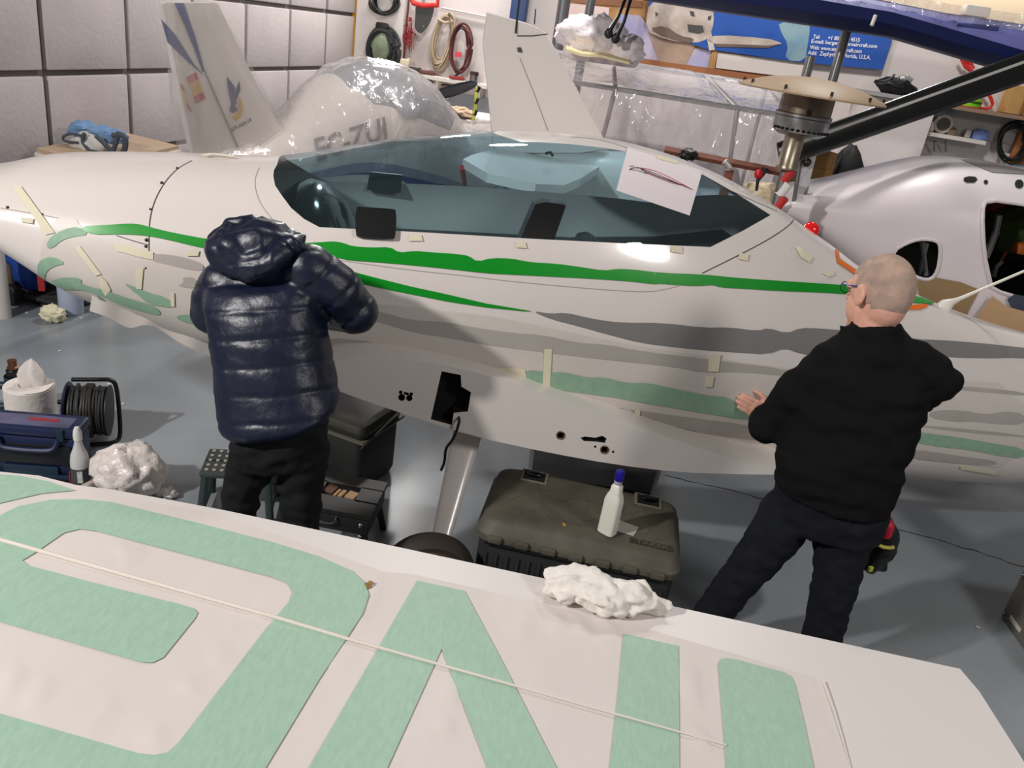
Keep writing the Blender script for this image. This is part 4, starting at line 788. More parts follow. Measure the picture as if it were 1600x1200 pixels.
# step stool
stool = thing('step_stool', 'dark grey folding step stool with pale anti-slip dots behind the navy jacket person', 'stool', (-1.18, 3.16, 0)); M = xf((-1.185, 3.165, 0), 11)
stm = mat('stool_grey', (58, 64, 62), .55); 
MB(M).box((-.0, -.0, .235), (.32, .225, .03), r=.01).build('top', stm, stool); MB(M).box((-.0, 0, .249), (.30, .012, .006)).build('hinge_gap', dark_hole, stool)
dots = MB(M)
for i in range(9):
    for j_ in range(5): pass
dm = mat('stool_dots', (168, 160, 146), .7)
dm0 = None
for i in range(9):
    for j_ in range(5):
        c = (M @ np.array([-.132+.033*i, -.085+.0425*j_, .2535, 1]))[:3]
        if dm0 is None: dm0 = MB().lathe([(.009, -.003), (.009, .0), (.007, .0015)], c, n=8).build('anti_slip_dot', dm, stool); base_l = V(*dm0.location); c00 = c
        else:
            o = dm0.copy(); COL.objects.link(o); o.location = Vector(base_l+c-c00)
for sx in (-1, 1):
    for sy in (-1, 1): MB(M).cyl((sx*.135, sy*.09, .23), (sx*.155, sy*.125, 0), .018, .02, 8).build('leg', mat('stool_leg', (44, 58, 58), .5), stool)
    MB(M).box((sx*.15, 0, .06), (.02, .2, .05), r=.006).build('side_brace', mat('stool_leg', (44, 58, 58), .5), stool)
# black equipment case with recessed lid
M = xf((-.655, 3.04, 0), -3); amp = thing('equipment_case', 'black carrying case with open lid recess, wood blocks and chrome handle beside the stool', 'case', (-.655, 3.04, 0))
bk = mat('case_black', (24, 23, 22), .55, bump=(200, .3, .002))
MB(M).box((0, 0, .19), (.285, .285, .085), r=.006).build('case_body', bk, amp)
lidm = MB(M)
for c, d in (((0, .105, .245), (.30, .085, .02)), ((0, -.095, .245), (.30, .11, .02)), ((.1, .01, .245), (.10, .12, .02)), ((-.13, .01, .245), (.04, .12, .02))): lidm.box(c, d)
lidm.build('lid', bk, amp, smooth=False)
MB(M).box((-.03, .012, .234), (.16, .12, .004)).build('recess_floor', dark_hole, amp)
wm_ = mat('light_wood', (168, 132, 96), .7)
for x, w in ((-.045, .012), (-.022, .018), (.022, .045)): MB(M).box((x, .005, .242), (w, .055, .012), rotz(-12)).build('wood_block', wm_, amp)
MB(M).box((-.085, .03, .24), (.05, .06, .008), rotz(-12)).build('brown_block', mat('brown_block', (92, 60, 46), .7), amp)
MB(M).tube(smoothline([(-.09, -.145, .225), (-.09, -.165, .21), (-.06, -.168, .2), (-.02, -.168, .2), (.0, -.165, .21), (.0, -.145, .225)], 2), .006, 7).build('chrome_handle', mat('chrome', (190, 188, 184), .15, 1.), amp)
for x, z in ((.11, .20), (.11, .14)): MB(M).ball((x, -.146, z), (.012, .008, .012), 8).build('corner_stud', steel, amp)
for sx, sy in ((-1, -1), (-1, 1), (1, -1), (1, 1)): MB(M).cyl((sx*.12, sy*.12, .15), (sx*.15, sy*.14, 0), .016, n=8).build('leg', bk, amp)
# dark olive bin behind
M = xf((-.80, 3.62, 0), -20); ob = thing('storage_bin', 'dark olive storage bin with rounded lid and bright edge strip behind the equipment case', 'bin', (-.80, 3.62, 0))
om = mat('olive_plastic', (46, 46, 38), .6, var=(12, .15))
MB(M).box((0, 0, .17), (.40, .36, .34), r=.04).build('bin_body', mat('bin_dark', (26, 27, 26), .6), ob); MB(M).box((0, 0, .37), (.43, .39, .09), r=.04).build('lid', om, ob); MB(M).box((0, 0, .325), (.435, .395, .012), r=.003).build('lid_rim', mat('rim_grey', (92, 90, 80), .5), ob)
MB(M).cyl((.2, -.19, .30), (.22, .14, .385), .007, n=8).build('edge_strip', mat('chrome', (190, 188, 184), .15, 1.), ob)
# ================================================================== big scuffed case with bottle
M = xf((.385, 2.912, 0), -6.0); bc = thing('storage_case', 'large scuffed olive grey storage case with ribbed dark body below the aircraft', 'case', (.378, 2.838, 0))
lidc = mat('scuffed_lid', (96, 92, 78), .62, var=(7, .2), col2=(72, 69, 60), bump=(90, .5, .003)); dkb = mat('case_charcoal', (34, 36, 38), .6)
MB(M).box((0, 0, .185), (.80, .47, .37), r=.03).build('case_body', dkb, bc)
for i in range(17): MB(M).box((-.36+.045*i, -.238, .16), (.012, .012, .27), r=.003).build('rib', dkb, bc)
lm = MB(M); rg = []
for z, ins in ((.352, .0), (.358, -.008), (.385, -.008), (.395, .0), (.432, .012), (.446, .032), (.450, .06)):
    hx, hy, r = .412-ins, .245-ins, .07; q = []
    for cx, cy, a0 in ((hx-r, hy-r, 0), (-hx+r, hy-r, 90), (-hx+r, -hy+r, 180), (hx-r, -hy+r, 270)):
        for k in range(6): t = math.radians(a0+18*k); q.append((cx+r*math.cos(t), cy+r*math.sin(t), z))
    rg.append(q)
lm.loft(rg); lm.build('lid', lidc, bc)
for i in range(7): MB(M).box((-.33+.11*i, -.257, .375), (.055, .02, .03), r=.004).build('hinge_tab', lidc, bc); 
MB(M).box((0, -.253, .352), (.74, .008, .012)).build('lid_gap', dark_hole, bc)
for x in (-.24, .27):
    MB(M).box((x, .17, .4515), (.12, .10, .004), r=.0015).build('latch_frame', mat('latch_olive', (112, 106, 88), .6), bc); MB(M).box((x, .17, .4538), (.095, .078, .003)).build('latch_recess', dark_hole, bc)
    MB(M).ball((x, .17, .462), (.034, .02, .014), 8).build('latch_knob', black_gloss, bc); MB(M).tube([(x-.035, .18, .458), (x-.01, .15, .47), (x+.03, .165, .462)], .006, 6).build('latch_lever', black_gloss, bc)
MB(M).box((.285, -.165, .451), (.17, .036, .003)).build('name_plate', mat('plate_dark', (52, 48, 42), .7), bc)
v_, f_ = text_mesh('TAKER', .036, True); tm = MB(M); v_ = v_*[1.2, 1, 1]; tm.add(v_+V(.225, -.178, .4532), f_); tm.build('raised_lettering', lidc, bc, smooth=False)
sc = MB(M)
for i in range(36):
    x, y, a = RNG.uniform(-.33, .33), RNG.uniform(-.15, .14), RNG.uniform(0, 3.1); l = RNG.uniform(.03, .11); d = V(math.cos(a), math.sin(a), 0); n_ = V(-d[1], d[0], 0)*.0007; c = V(x, y, .4506); sc.add([c-d*l/2-n_, c-d*l/2+n_, c+d*l/2+n_, c+d*l/2-n_], [(0, 1, 2, 3)])
tag(sc.build('scratches', mat('scratch_dark', (50, 46, 38), .7), bc), kind='stuff')
MB(M).box((-.07, -.16, .4515), (.012, .018, .002), rotz(20)).build('yellow_speck', mat('speck_yellow', (180, 150, 40), .7), bc)
mq = [PZ(x, y, .03) for x, y in ((836, 690), (1032, 716), (1014, 777), (830, 750))]; tag(MB().plate(mq, .029).build('black_slab', mat('slab_black', (15, 16, 18), .8)), 'flat black slab lying on the floor right behind the big storage case', 'mat')  # thin black slab covering a dark area of the floor
b = PZ(948, 832, .45)+V(0, 0, .0015); k = (P(968, 735, b[1])[2]-.45)/.31; bo = thing('bottle', 'white plastic bottle with dark blue cap standing on the big case', 'bottle', b)
M2 = xf(b, -35); rg = []
for z, hx, hy in ((0, .033, .026), (.005, .037, .03), (.165, .036, .029), (.19, .03, .025), (.205, .023, .021), (.235, .02, .02), (.245, .013, .013)):
    rg.append([(np.sign(math.cos(t))*abs(math.cos(t))**.55*hx, np.sign(math.sin(t))*abs(math.sin(t))**.55*hy, z*k) for t in np.linspace(0, 2*math.pi, 28, endpoint=False)])
MB(M2).loft(rg).build('bottle_body', mat('bottle_white', (230, 226, 214), .3), bo)
MB(M2).lathe([(.016, .243*k), (.0165, .262*k), (.014, .264*k)], n=16).build('neck', mat('neck_grey', (170, 170, 180), .4), bo); MB(M2).lathe([(.017, .262*k), (.0185, .27*k), (.018, .3*k), (.014, .309*k), (.004, .311*k)], n=18).build('blue_cap', mat('cap_blue', (28, 18, 140), .3), bo)
qs = [PZ(x, y, .4525) for x, y in ((964, 812), (998, 824), (990, 838), (958, 828))]; tag(MB().plate(qs, .001).build('paper_label', mat('label_grey', (178, 170, 160), .7)), 'small pale paper label lying on the big case beside the white bottle', 'label')
# cloth on the wing
b = PZ(940, 948, ZW); ra = thing('rag', 'bunched white cloth rag lying on the far edge of the detached wing', 'cloth', b+V(0, 0, .002))
rgm = mat('rag_cloth', (232, 226, 218), .9, bump=(45, .6, .006)); m1 = MB()
for x, y, r, s in ((890, 930, (.075, .055, .04), 1), (930, 940, (.08, .06, .042), 2), (975, 948, (.075, .05, .04), 3), (1012, 956, (.055, .03, .024), 4), (950, 955, (.05, .04, .035), 5), (868, 922, (.025, .03, .02), 7), (1032, 958, (.02, .012, .01), 8)):
    c = PZ(x, y, ZW); m1.ball(c+V(0, 0, r[2]*.9), r, 14, s, .35, 2.)
def rag_post(co_, nr):
    out = co_.copy()
    for i in range(len(co_)):
        p = co_[i]; f = .018*(.2-abs(N3(p, (10, 26, 24), 2.)))*2+.007*(.2-abs(N3(p, (30, 44, 40), 4.))); out[i] = p+nr[i]*f; out[i][2] = max(out[i][2], ZW+.002)
    return out
remesh('cloth', m1, rgm, ra, .0055, 3, rag_post)
# aluminium box at the right edge
b = PZ(1563, 962, 0); al = thing('metal_box', 'dull silver metal box with handle on the floor at the right edge', 'box', b+V(.3, .0, 0)); hz_ = P(1599, 888, b[1])[2]
f1 = PZ(1606, 1024, 0); d = nrm(f1-b); e_ = V(-d[1], d[0], 0); e_ = e_ if e_[0] > 0 else -e_; RA = np.array([d, e_, V(0, 0, 1)]).T; alm = mat('dull_aluminium', (138, 132, 122), .45, .5, var=(8, .1))
MB().box(b+d*.3+e_*.25+V(0, 0, hz_/2), (.6, .5, hz_), RA, r=.01).build('box_body', alm, al)
MB().tube(smoothline([b+d*.2-e_*.0+V(0, 0, hz_*.8), b+d*.22-e_*.035+V(0, 0, hz_*.72), b+d*.36-e_*.035+V(0, 0, hz_*.72), b+d*.38+V(0, 0, hz_*.8)], 2), .006, 8).build('handle', steel, al)
for z in (.03, hz_-.03): MB().ball(b+d*.02-e_*.002+V(0, 0, z), .009, 6).build('rivet', steel, al)
MB().box(b+d*.12-e_*.004+V(0, 0, .05), (.1, .004, .02), RA).build('strip', mat('strip_white', (200, 196, 190), .5), al)
# ================================================================== table with harness by the block wall
tz = 1.0; tq = [PZ(x, y, tz) for x, y in ((58, 243), (172, 212), (280, 238), (152, 270))]
tbw = mat('pale_board', (206, 194, 182), .6, var=(5, .06)); tb = thing('board_table', 'wooden framed board table behind the cowling by the block wall', 'table', (sum(tq)/4)*V(1, 1, 0)); edw = mat('board_edge', (186, 158, 118), .7)
cq = sum(tq)/4; tq = [p+(nrm(V(.97, -.17, 0))*(.12 if i == 1 else 0)) for i, p in enumerate(tq)]
MB().plate(tq, .05).build('board', mat('board_ply', (176, 152, 128), .7, var=(4, .1)), tb)
em = MB(); 
for i in range(4): em.tube([tq[i]+V(0, 0, .005), tq[(i+1) % 4]+V(0, 0, .005)], .022, 6)
em.build('edge_frame', tbw, tb)
for i in range(4):
    p = tq[i]*.85+cq*.15; MB().box(V(p[0], p[1], (tz-.05)/2), (.06, .06, tz-.05)).build('leg', edw, tb)
hz0 = PZ(160, 235, tz+.03); hn_ = thing('harness_bag', 'light blue bag with grey straps and white sack lying on the board table', 'bag', hz0)
y_ = hz0[1]; blu = mat('pale_blue_cloth', (104, 138, 176), .8, bump=(20, .6, .01)); gst = mat('strap_grey', (62, 70, 80), .7)
m1 = MB()
for x, y, r, s in ((130, 202, (.09, .1, .06), 1), (160, 208, (.12, .1, .05), 2), (180, 214, (.08, .1, .05), 3)): m1.ball(P(x, y, y_), r, 12, s, .3)
m1.build('blue_flap', blu, hn_, auto=30)
crumple('sack', P(150, 226, y_)-V(0, .08, .0), (.13, .09, .1), .25, mat('sack_white', (190, 188, 184), .8, bump=(20, .6, .01)), hn_, 20, 6.)
for pts, r in (([(128, 212), (110, 208), (97, 214), (100, 221), (122, 223)], .009), ([(132, 208), (128, 222), (140, 236), (158, 240)], .014), ([(150, 212), (165, 226), (178, 240)], .016), ([(176, 212), (196, 210), (196, 232), (190, 240)], .02), ([(186, 206), (182, 222), (176, 238)], .016)): MB().tube(smoothline([P(x, y, y_-.16) for x, y in pts], 2), r, 7).build('strap', gst, hn_)
# ================================================================== aircraft wrapped in plastic
A2 = Body((-1.45, 6.45, 0), 32, [(300, 243), (400, 228), (440, 200), (470, 165), (500, 132), (530, 107), (560, 96), (600, 97), (635, 112), (660, 140), (678, 175), (684, 195)],
          [(-1.6, 1.02), (-1., .98), (-.4, .9), (.3, .75), (.9, .7), (1.5, .72), (2.2, .9)], [(-1.55, .08), (-1.0, .2), (-.5, .34), (0, .46), (.5, .52), (.9, .5), (1.3, .42), (1.65, .3), (1.75, .1)], boff=0, zf=.45)
w2 = thing('wrapped_aircraft', 'white low-wing aircraft wrapped in clear plastic sheeting by the block wall', 'aircraft', A2.O)
sC0, sC1 = A2.cp(520, 120)[0], A2.cp(672, 165)[0]
cw = np.array([(sC0, 0), (sC0-.02, -.5), (sC0+.1, -.95), (sC0+.45, -1.15), (sC1-.3, -1.2), (sC1-.12, -.8), (sC1-.05, -.3), (sC1-.03, 0)]); cw = np.concatenate([cw, (cw[1:-1]*[1, -1])[::-1]])
cw = np.concatenate([dens(cw, .06)])
sh2, ct2 = A2.shell('fuselage', white_paint, w2, [cw], ds=.05, nth=80)
A2.patch('canopy_glass', ct2[0], film('bubble_glass', (150, 165, 180), .35, .05, tint=(.75, .82, .88)), w2)
MB().box(A2.O+A2.a*(sC0+sC1)/2+V(0, 0, 1.18), (.5, .4, .3), np.array([A2.a, A2.n, V(0, 0, 1)]).T, r=.08).build('seat', mat('seat_grey', (70, 74, 80), .7), w2)
A2.decal('canopy_panel', [(598, 140), (625, 128), (655, 172), (652, 184), (633, 187), (612, 160)], mat('panel_bluegrey', (128, 136, 146), .3), .012, w2)
blu2 = mat('stripe_blue', (42, 64, 130), .4)
st = [(s_, -1.75-.05*math.sin(2*s_)) for s_ in np.linspace(-1.2, 1.3, 24)]; A2.decal('blue_stripe', np.array(st+[(a, b-.22-.1*(a > 0)) for a, b in st[::-1]]), blu2, .006, w2, px=False)
fp = [(250, 7), (256, 3), (333, 4), (338, 8), (392, 120), (443, 214), (452, 228), (300, 246)]
fpl = np.array([PP(x, y, A2.O, A2.n) for x, y in fp]); fb_ = MB().loft([fpl-A2.n*.025, fpl+A2.n*.025]).build('fin', white_paint, w2, smooth=False)
def onfin(px, off=.034): return np.array([PP(x, y, A2.O-A2.n*off, A2.n) for x, y in px])
ff = A2.n if (A2.n @ (A2.O-CAM)) > 0 else -A2.n
def findecal(name, px, m_, off=.03, th=.003):
    q = np.array([PP(x, y, A2.O-ff*off, A2.n) for x, y in px]); return MB().loft([q, q+ff*th]).build(name, m_, fb_, smooth=False)
for px in ([(273, 5), (287, 5), (306, 60), (320, 112), (317, 112), (290, 40)], [(252, 30), (261, 40), (275, 56), (303, 100), (318, 117), (300, 102), (262, 66)]): findecal('blue_flash', px, blu2)
red_ = mat('flag_red', (186, 50, 48), .5); yel_ = mat('flag_yellow', (214, 170, 60), .5)
qf = lambda a, b: [(290+16*a+14*b, 121-9*a+42*b)]
def fq(a0, a1, b0, b1, ox, oy, dx, dy, ex, ey): return [(ox+dx*a+ex*b, oy+dy*a+ey*b) for a, b in ((a0, b0), (a1, b0), (a1, b1), (a0, b1))]
for b0, b1, m_ in ((0, .26, red_), (.26, .74, yel_), (.74, 1, red_)):
    findecal('flag_band', fq(0, 1, b0, b1, 291, 121, 15, -8, 15, 41), m_); findecal('flag_band', fq(0, 1, b0, b1, 281, 130, 6, 4, 13, 42), m_, .031)
findecal('rudder_hinge', [(279, 20), (281, 20), (376, 236), (373, 237)], mat('hinge_grey', (150, 144, 140), .6), .029)
findecal('bird_wing', [(355, 120), (367, 136), (370, 163), (362, 166), (357, 140)], mat('bird_blue', (70, 72, 110), .5)); findecal('bird_wing', [(374, 127), (376, 140), (370, 155), (367, 160), (370, 138)], mat('bird_blue', (70, 72, 110), .5)); findecal('bird_head', [(362, 164), (369, 166), (371, 172), (366, 177), (360, 175), (359, 170)], mat('bird_blue', (70, 72, 110), .5), .032)
findecal('yellow_crescent', [(373, 150), (378, 160), (380, 172), (376, 184), (368, 189), (362, 182), (369, 180), (373, 172), (374, 160)], mat('crescent_yellow', (204, 160, 60), .5), .031)
def pxtext(body, o, dx, dy, size_px, place, name, m_, par, bold=True):
    v, f = text_mesh(body, 1.0, bold); v = v/max(v[:, 0].max(), 1e-6)*[1, 1, 1]; asp = v[:, 1].max()
    v[:, 1] *= 1/asp; pts = np.array([place(o[0]+dx[0]*a+dy[0]*b, o[1]+dx[1]*a+dy[1]*b) for a, b, _ in v]); return mesh_obj(name, pts, f, m_, par, smooth=False)
darkink = mat('dark_ink', (54, 50, 52), .6)
pxtext('AUPA Aviation Lda', (362, 207), (31, -18), (-1.5, -7), 1, lambda x, y: PP(x, y, A2.O-ff*.033, A2.n), 'fin_lettering', darkink, fb_)
def onA2(x, y):
    q = A2.hit(x, y)
    return A2.pt(np.array([q[0]]), np.array([q[1]]), .014)[0] if q else PP(x, y, A2.O, A2.n)
pxtext('EC-ZUI', (492, 252), (112, -36), (-4, -34), 1, onA2, 'registration_lettering', mat('reg_dark', (66, 62, 62), .5), w2)
wrap = film('plastic_wrap', (222, 214, 212), .34, .2, bump=(9, .45, .04), spec=1.3); finwrap = film('fin_wrap', (206, 198, 194), .3, .35, bump=(4, .25, .03), spec=.6)
# crumpled sheet following hull
gs_ = np.linspace(A2.s0+.02, A2.s1-.02, 90); gt_ = np.linspace(-1.9, 1.6, 70); GA, GT = np.meshgrid(gs_, gt_, indexing='ij'); base = A2.pt(GA.ravel(), GT.ravel(), 0.0)
cen_ = A2.O+ (A2.a*((base-A2.O)@A2.a)[:, None]); cen_[:, 2] = 1.1; out_ = base-cen_; out_ /= np.linalg.norm(out_, axis=1, keepdims=True)
amp_ = np.array([.022+.016*abs(mnoise.noise(Vector(p*6.5)))*2+.008*mnoise.noise(Vector(p*17)) for p in base]); wv = base+out_*amp_[:, None]
mesh_obj('plastic_sheet', wv, [(i*70+j, i*70+j+1, (i+1)*70+j+1, (i+1)*70+j) for i in range(89) for j in range(69)], wrap, w2)
def sheet(px, off, nu, nv, amp, seed):
    px = np.asarray(px, float); vs = []
    for i in range(nu+1):
        for j in range(nv+1):
            a, b = i/nu, j/nv; q = (px[0]*(1-a)+px[1]*a)*(1-b)+(px[3]*(1-a)+px[2]*a)*b
            p = PP(q[0], q[1], A2.O-ff*off, A2.n); vs.append(p-ff*amp*(mnoise.noise(Vector((a*5+seed, b*1.2, 0)))+.5*mnoise.noise(Vector((a*13, b*2.5, seed)))))
    return mesh_obj('plastic_sheet', vs, [(i*(nv+1)+j, i*(nv+1)+j+1, (i+1)*(nv+1)+j+1, (i+1)*(nv+1)+j) for i in range(nu) for j in range(nv)], finwrap, w2)
sheet([(247, 5), (339, 5), (462, 232), (284, 248)], .06, 24, 20, .02, 1.); sheet([(262, 110), (300, 100), (335, 248), (278, 248)], .075, 10, 14, .02, 4.)
MB().cyl(A2.O+A2.a*.6+V(0, 0, 0), A2.O+A2.a*.6+V(0, 0, .76), .05).build('stand_leg', steel, w2); MB().cyl(A2.O-A2.a*1.2+V(0, 0, 0), A2.O-A2.a*1.2+V(0, 0, 1.0), .05).build('stand_leg', steel, w2)
ny = P(668, 145, 7.9); pm_ = MB().lathe([(.10, 0), (.09, .05), (.06, .11), (.02, .15), (.002, .16)], ny-A2.a*.1, A2.a, 20); pm_.build('spinner', mat('spinner_orange', (232, 140, 40), .4), w2)
bl = []; b0_, b1_ = P(676, 150, 7.85), P(746, 131, 7.75)
for k, w in ((0, .035), (.15, .055), (.5, .06), (.8, .05), (.95, .032), (1, .012)):
    c = b0_*(1-k)+b1_*k; bl.append([c+V(.25*w*math.cos(t)*.6, .012*math.sin(t), w*math.cos(t)) for t in np.linspace(0, 2*math.pi, 14, endpoint=False)])
MB().loft(bl).build('propeller_blade', mat('blade_black', (26, 28, 36), .35), w2)
MB().cyl(A2.O+A2.a*1.6+V(0, 0, 1.2), ny-A2.a*.08, .07).build('nose_shaft', black_plastic, w2)
# ================================================================== back wall: pilaster, coils, shelf, bench
pa, pb = BW(562, 60, .0), BW(634, 60, .0); pc = (pa+pb)/2
tag(MB().box(V(pc[0], pc[1], 2.6)+BN*.07, (np.linalg.norm(pb-pa), .14, 5.2), RB).build('trim_1', mat('pilaster_white', (220, 212, 208), .75, bump=(14, .4, .006))), kind='structure')
tag(MB().box(BW(634, 40, .03)*V(1, 1, 0)+V(0, 0, 2.4), (.03, .05, 4.8), RB).build('cable_duct', mat('duct_brown', (110, 66, 60), .7)), 'thin brown vertical cable duct along the white pilaster', 'cable duct')
def coil(name, label, cx, cy, rx, ry, n, r, m_, off=.12, tilt=0., parts=(), cat='cable', group=None, strand=40, jit=.14):
    t = thing(name, label, cat, BW(cx, cy, off), group); mb = MB(); a = 0; rng = np.random.default_rng(int(cx*7+cy)); pts = []
    for k in range(n):
        sx, sy, ox, oy = 1+rng.normal(0, jit), 1+rng.normal(0, jit*.7), rng.normal(0, rx*.1), rng.normal(0, ry*.08); of = off+rng.uniform(-.03, .03)
        for q in np.linspace(0, 2*math.pi, strand, endpoint=False):
            x, y = rx*sx*math.cos(q), ry*sy*math.sin(q); x, y = x*math.cos(tilt)-y*math.sin(tilt), x*math.sin(tilt)+y*math.cos(tilt); pts.append(BW(cx+ox+x, cy+oy+y, of+.02*math.sin(q*2+k)))
    mb.tube(smoothline(pts, 1), r, 5); mb.build('loops', m_, t); return t
blk_c = mat('cable_black', (26, 27, 27), .5)
t = coil('cable_coil', 'black cable coil hanging highest on the white pilaster', 601, 2, 19, 18, 8, .012, blk_c, .2); MB().cyl(BW(600, -22, .14), BW(600, -22, .3), .015).build('hook', steel, t)
t = coil('hose_coil', 'black hose coil with strap around a greenish bag on the pilaster', 596, 78, 22, 33, 9, .018, mat('hose_dark', (34, 38, 38), .5), .2)
MB().box(BW(597, 42, .2), (.17, .05, .1), RB, r=.03).build('strap', black_plastic, t); crumple('green_bag', BW(596, 74, .2), (.13, .05, .17), .15, mat('bag_green', (120, 132, 108), .6, var=(8, .2)), t, 16, 3., flatb=False); MB().box(BW(596, 58, .15), (.18, .01, .03), RB).build('yellow_edge', mat('edge_yellow', (190, 196, 60), .6), t)
t = thing('red_string', 'tangled red string bundle hanging on the wall between hose and rope', 'string', BW(642, 60, .1)); mb = MB(); pts = []
for k in range(70): pts.append(BW(640+RNG.normal(0, 7)+(k % 7-3), 58+RNG.normal(0, 17), .08+RNG.uniform(0, .05)))
mb.tube(smoothline(pts, 2), .004, 4); mb.build('strands', mat('string_red', (150, 40, 42), .7), t); MB().box(BW(641, 30, .07), (.03, .03, .05), RB).build('red_clip', mat('clip_red', (190, 40, 50), .5), t)
t = thing('hanging_tool', 'red framed tool with dark pointed blade hanging at the top of the wall', 'tool', BW(660, 20, .1))
MB().plate(np.array([BW(x, y, .12) for x, y in smoothpoly([(650, 7), (679, 9), (677, 22), (671, 38), (661, 51), (655, 52), (648, 44), (650, 25)], 1)]), .02).build('blade', mat('blade_dark', (60, 62, 62), .5), t)
MB().tube([BW(x, y, .14) for x, y in ((640, -6), (646, 5), (662, 9), (684, 8), (684, -6))], .03, 8).build('red_frame', mat('frame_red', (204, 52, 44), .4), t); MB().ball(BW(663, 41, .13), (.022, .01, .022), 8).build('white_stud', whitep, t); MB().cyl(BW(663, -8, .02), BW(663, -8, .15), .02).build('hook', steel, t)
rope = mat('rope_beige', (176, 158, 134), .9, bump=(120, .5, .004))
t = coil('rope_coil', 'long beige rope coil hanging beside the red and black hose', 692, 62, 13, 43, 8, .014, rope, .12, tilt=.22); MB().cyl(BW(702, 22, .02), BW(702, 22, .2), .015).build('hook', steel, t)
MB().tube([BW(x, y, .16) for x, y in ((684, 30), (696, 36), (708, 33))], .02, 6).build('binding', rope, t)
t = coil('hose_loop', 'dark red and black hose loops hanging right of the beige rope', 721, 76, 14, 36, 4, .014, mat('hose_red', (92, 36, 36), .5), .12, tilt=.08); coil2 = MB(); coil2.tube([BW(720+15*math.cos(q), 78+34*math.sin(q), .15) for q in np.linspace(0, 2*math.pi, 30, endpoint=False)], .014, 6, closed=True); coil2.build('black_hose', blk_c, t); MB().tube(smoothline([BW(x, y, .15) for x, y in ((728, 108), (712, 118), (700, 127))], 1), .014, 6).build('hose_tail', blk_c, t); MB().box(BW(716, 85, .14), (.07, .02, .06), RB).build('red_tag', mat('tag_pink', (220, 70, 90), .6), t)
tag(MB().tube([BW(x, y, .04) for x, y in ((690, 12), (720, 18), (760, 26))], .012, 6).build('wall_pipe', mat('pipe_white', (214, 206, 200), .5)), 'thin white pipe running along the top of the back wall', 'pipe')
# shelf and its things
sh_ = thing('wall_shelf', 'long narrow white wall shelf under the hanging cables', 'shelf', BW(690, 118, .1)); a, b_ = BW(618, 103, .0), BW(766, 141, .0); zz = (a[2]+b_[2])/2; c = V((a[0]+b_[0])/2, (a[1]+b_[1])/2, zz); ln = np.linalg.norm((b_-a)[:2])+.1; whs = mat('shelf_white', (224, 216, 208), .5)
a2_, b2_ = BW(618, 103, .3), BW(766, 141, .3); zz = (a2_[2]+b2_[2])/2
MB().box(c*V(1, 1, 0)+V(0, 0, zz-.02)+BN*.16, (ln, .32, .04), RB).build('board', whs, sh_)
for k in (-.4, 0, .4): MB().box(c*V(1, 1, 0)+BD*ln*k+V(0, 0, zz-.1)+BN*.1, (.03, .2, .12), RB).build('bracket', whs, sh_)
def onsh(px, off=.2): p = BW(px, 100, off); return V(p[0], p[1], zz)
for i, (px, sz, m_, nm, lb, ct) in enumerate(((633, (.12, .12, .14), mat('box_cream', (208, 196, 170), .7), 'carton', 'small cream carton at left end of the wall shelf', 'box'), (650, (.16, .12, .06), black_plastic, 'grinder', 'black hand tool lying left on the wall shelf', 'tool'), (668, (.2, .12, .05), mat('brown_tool', (96, 60, 50), .6), 'tool_pile', 'reddish brown tools lying in the middle of the wall shelf', 'tool'), (716, (.18, .12, .04), mat('red_tool', (140, 46, 40), .6), 'red_tool', 'flat red tool lying on the shelf below the hose loops', 'tool'))):
    c_ = onsh(px); MB0 = MB(xf(c_, 12*i)); MB0.box((0, 0, sz[2]/2), sz, r=.02).box((sz[0]*.3, 0, sz[2]*.8), (sz[0]*.3, sz[1]*.6, sz[2]*.6), r=.015); tag(MB0.build(nm, m_), lb, ct)
c_ = onsh(743); t = thing('tin_can', 'small steel tin with dark lid at right end of the wall shelf', 'can', c_); MB().lathe([(.05, 0), (.05, .09)], c_, n=18).build('can_body', steel, t); MB().lathe([(.054, .088), (.054, .125), (.045, .13)], c_, n=18).build('lid', mat('lid_brown', (60, 40, 36), .5), t)
# bench with grey doors below
bt = BW(700, 165, .0); bn_ = thing('workbench', 'grey door workbench with white top under the wall shelf', 'bench', V(bt[0], bt[1], 0)); bz = 1.05
pA = BW(600, 160, .0); pB = BW(880, 200, .0); ctr_ = (pA+pB)/2; L_ = np.linalg.norm((pB-pA)[:2]); gdoor = mat('door_grey', (120, 124, 132), .5)
MB().box(ctr_*V(1, 1, 0)+BN*.35+V(0, 0, bz/2-.03), (L_, .66, bz-.06), RB).build('carcass', mat('carcass_grey', (96, 98, 102), .6), bn_); MB().box(ctr_*V(1, 1, 0)+BN*.37+V(0, 0, bz-.015), (L_+.04, .76, .04), RB).build('worktop', whs, bn_)
for k in range(5):
    MB().box(ctr_*V(1, 1, 0)+BD*L_*(-.4+.2*k)+BN*.69+V(0, 0, bz/2-.02), (L_*.19, .02, bz-.16), RB, r=.004).build('door', gdoor, bn_)
MB().box(ctr_*V(1, 1, 0)+BN*.02+V(0, 0, bz+.17), (L_, .03, .34), RB).build('back_panel', mat('backpanel_grey', (132, 136, 142), .6), bn_)
for px, py in ((686, 126), (700, 139)):
    s0 = BW(px-2, py+8, .05); tag(MB().box(s0, (.09, .08, .11), RB, r=.01).box(s0+BN*.042, (.05, .01, .05), RB).build('socket_box', mat('socket_grey', (196, 194, 192), .5)), 'grey socket box on the wall under the shelf, %s' % ('left one' if px < 690 else 'right one by the propeller blade'), 'socket')
tag(MB().tube(smoothline([BW(x, y, .06) for x, y in ((648, 122), (662, 120), (676, 128), (684, 133), (700, 132), (712, 136))], 2), .01, 6).build('power_cable', blk_c), 'dark power cable running along the wall to the socket boxes', 'cable')
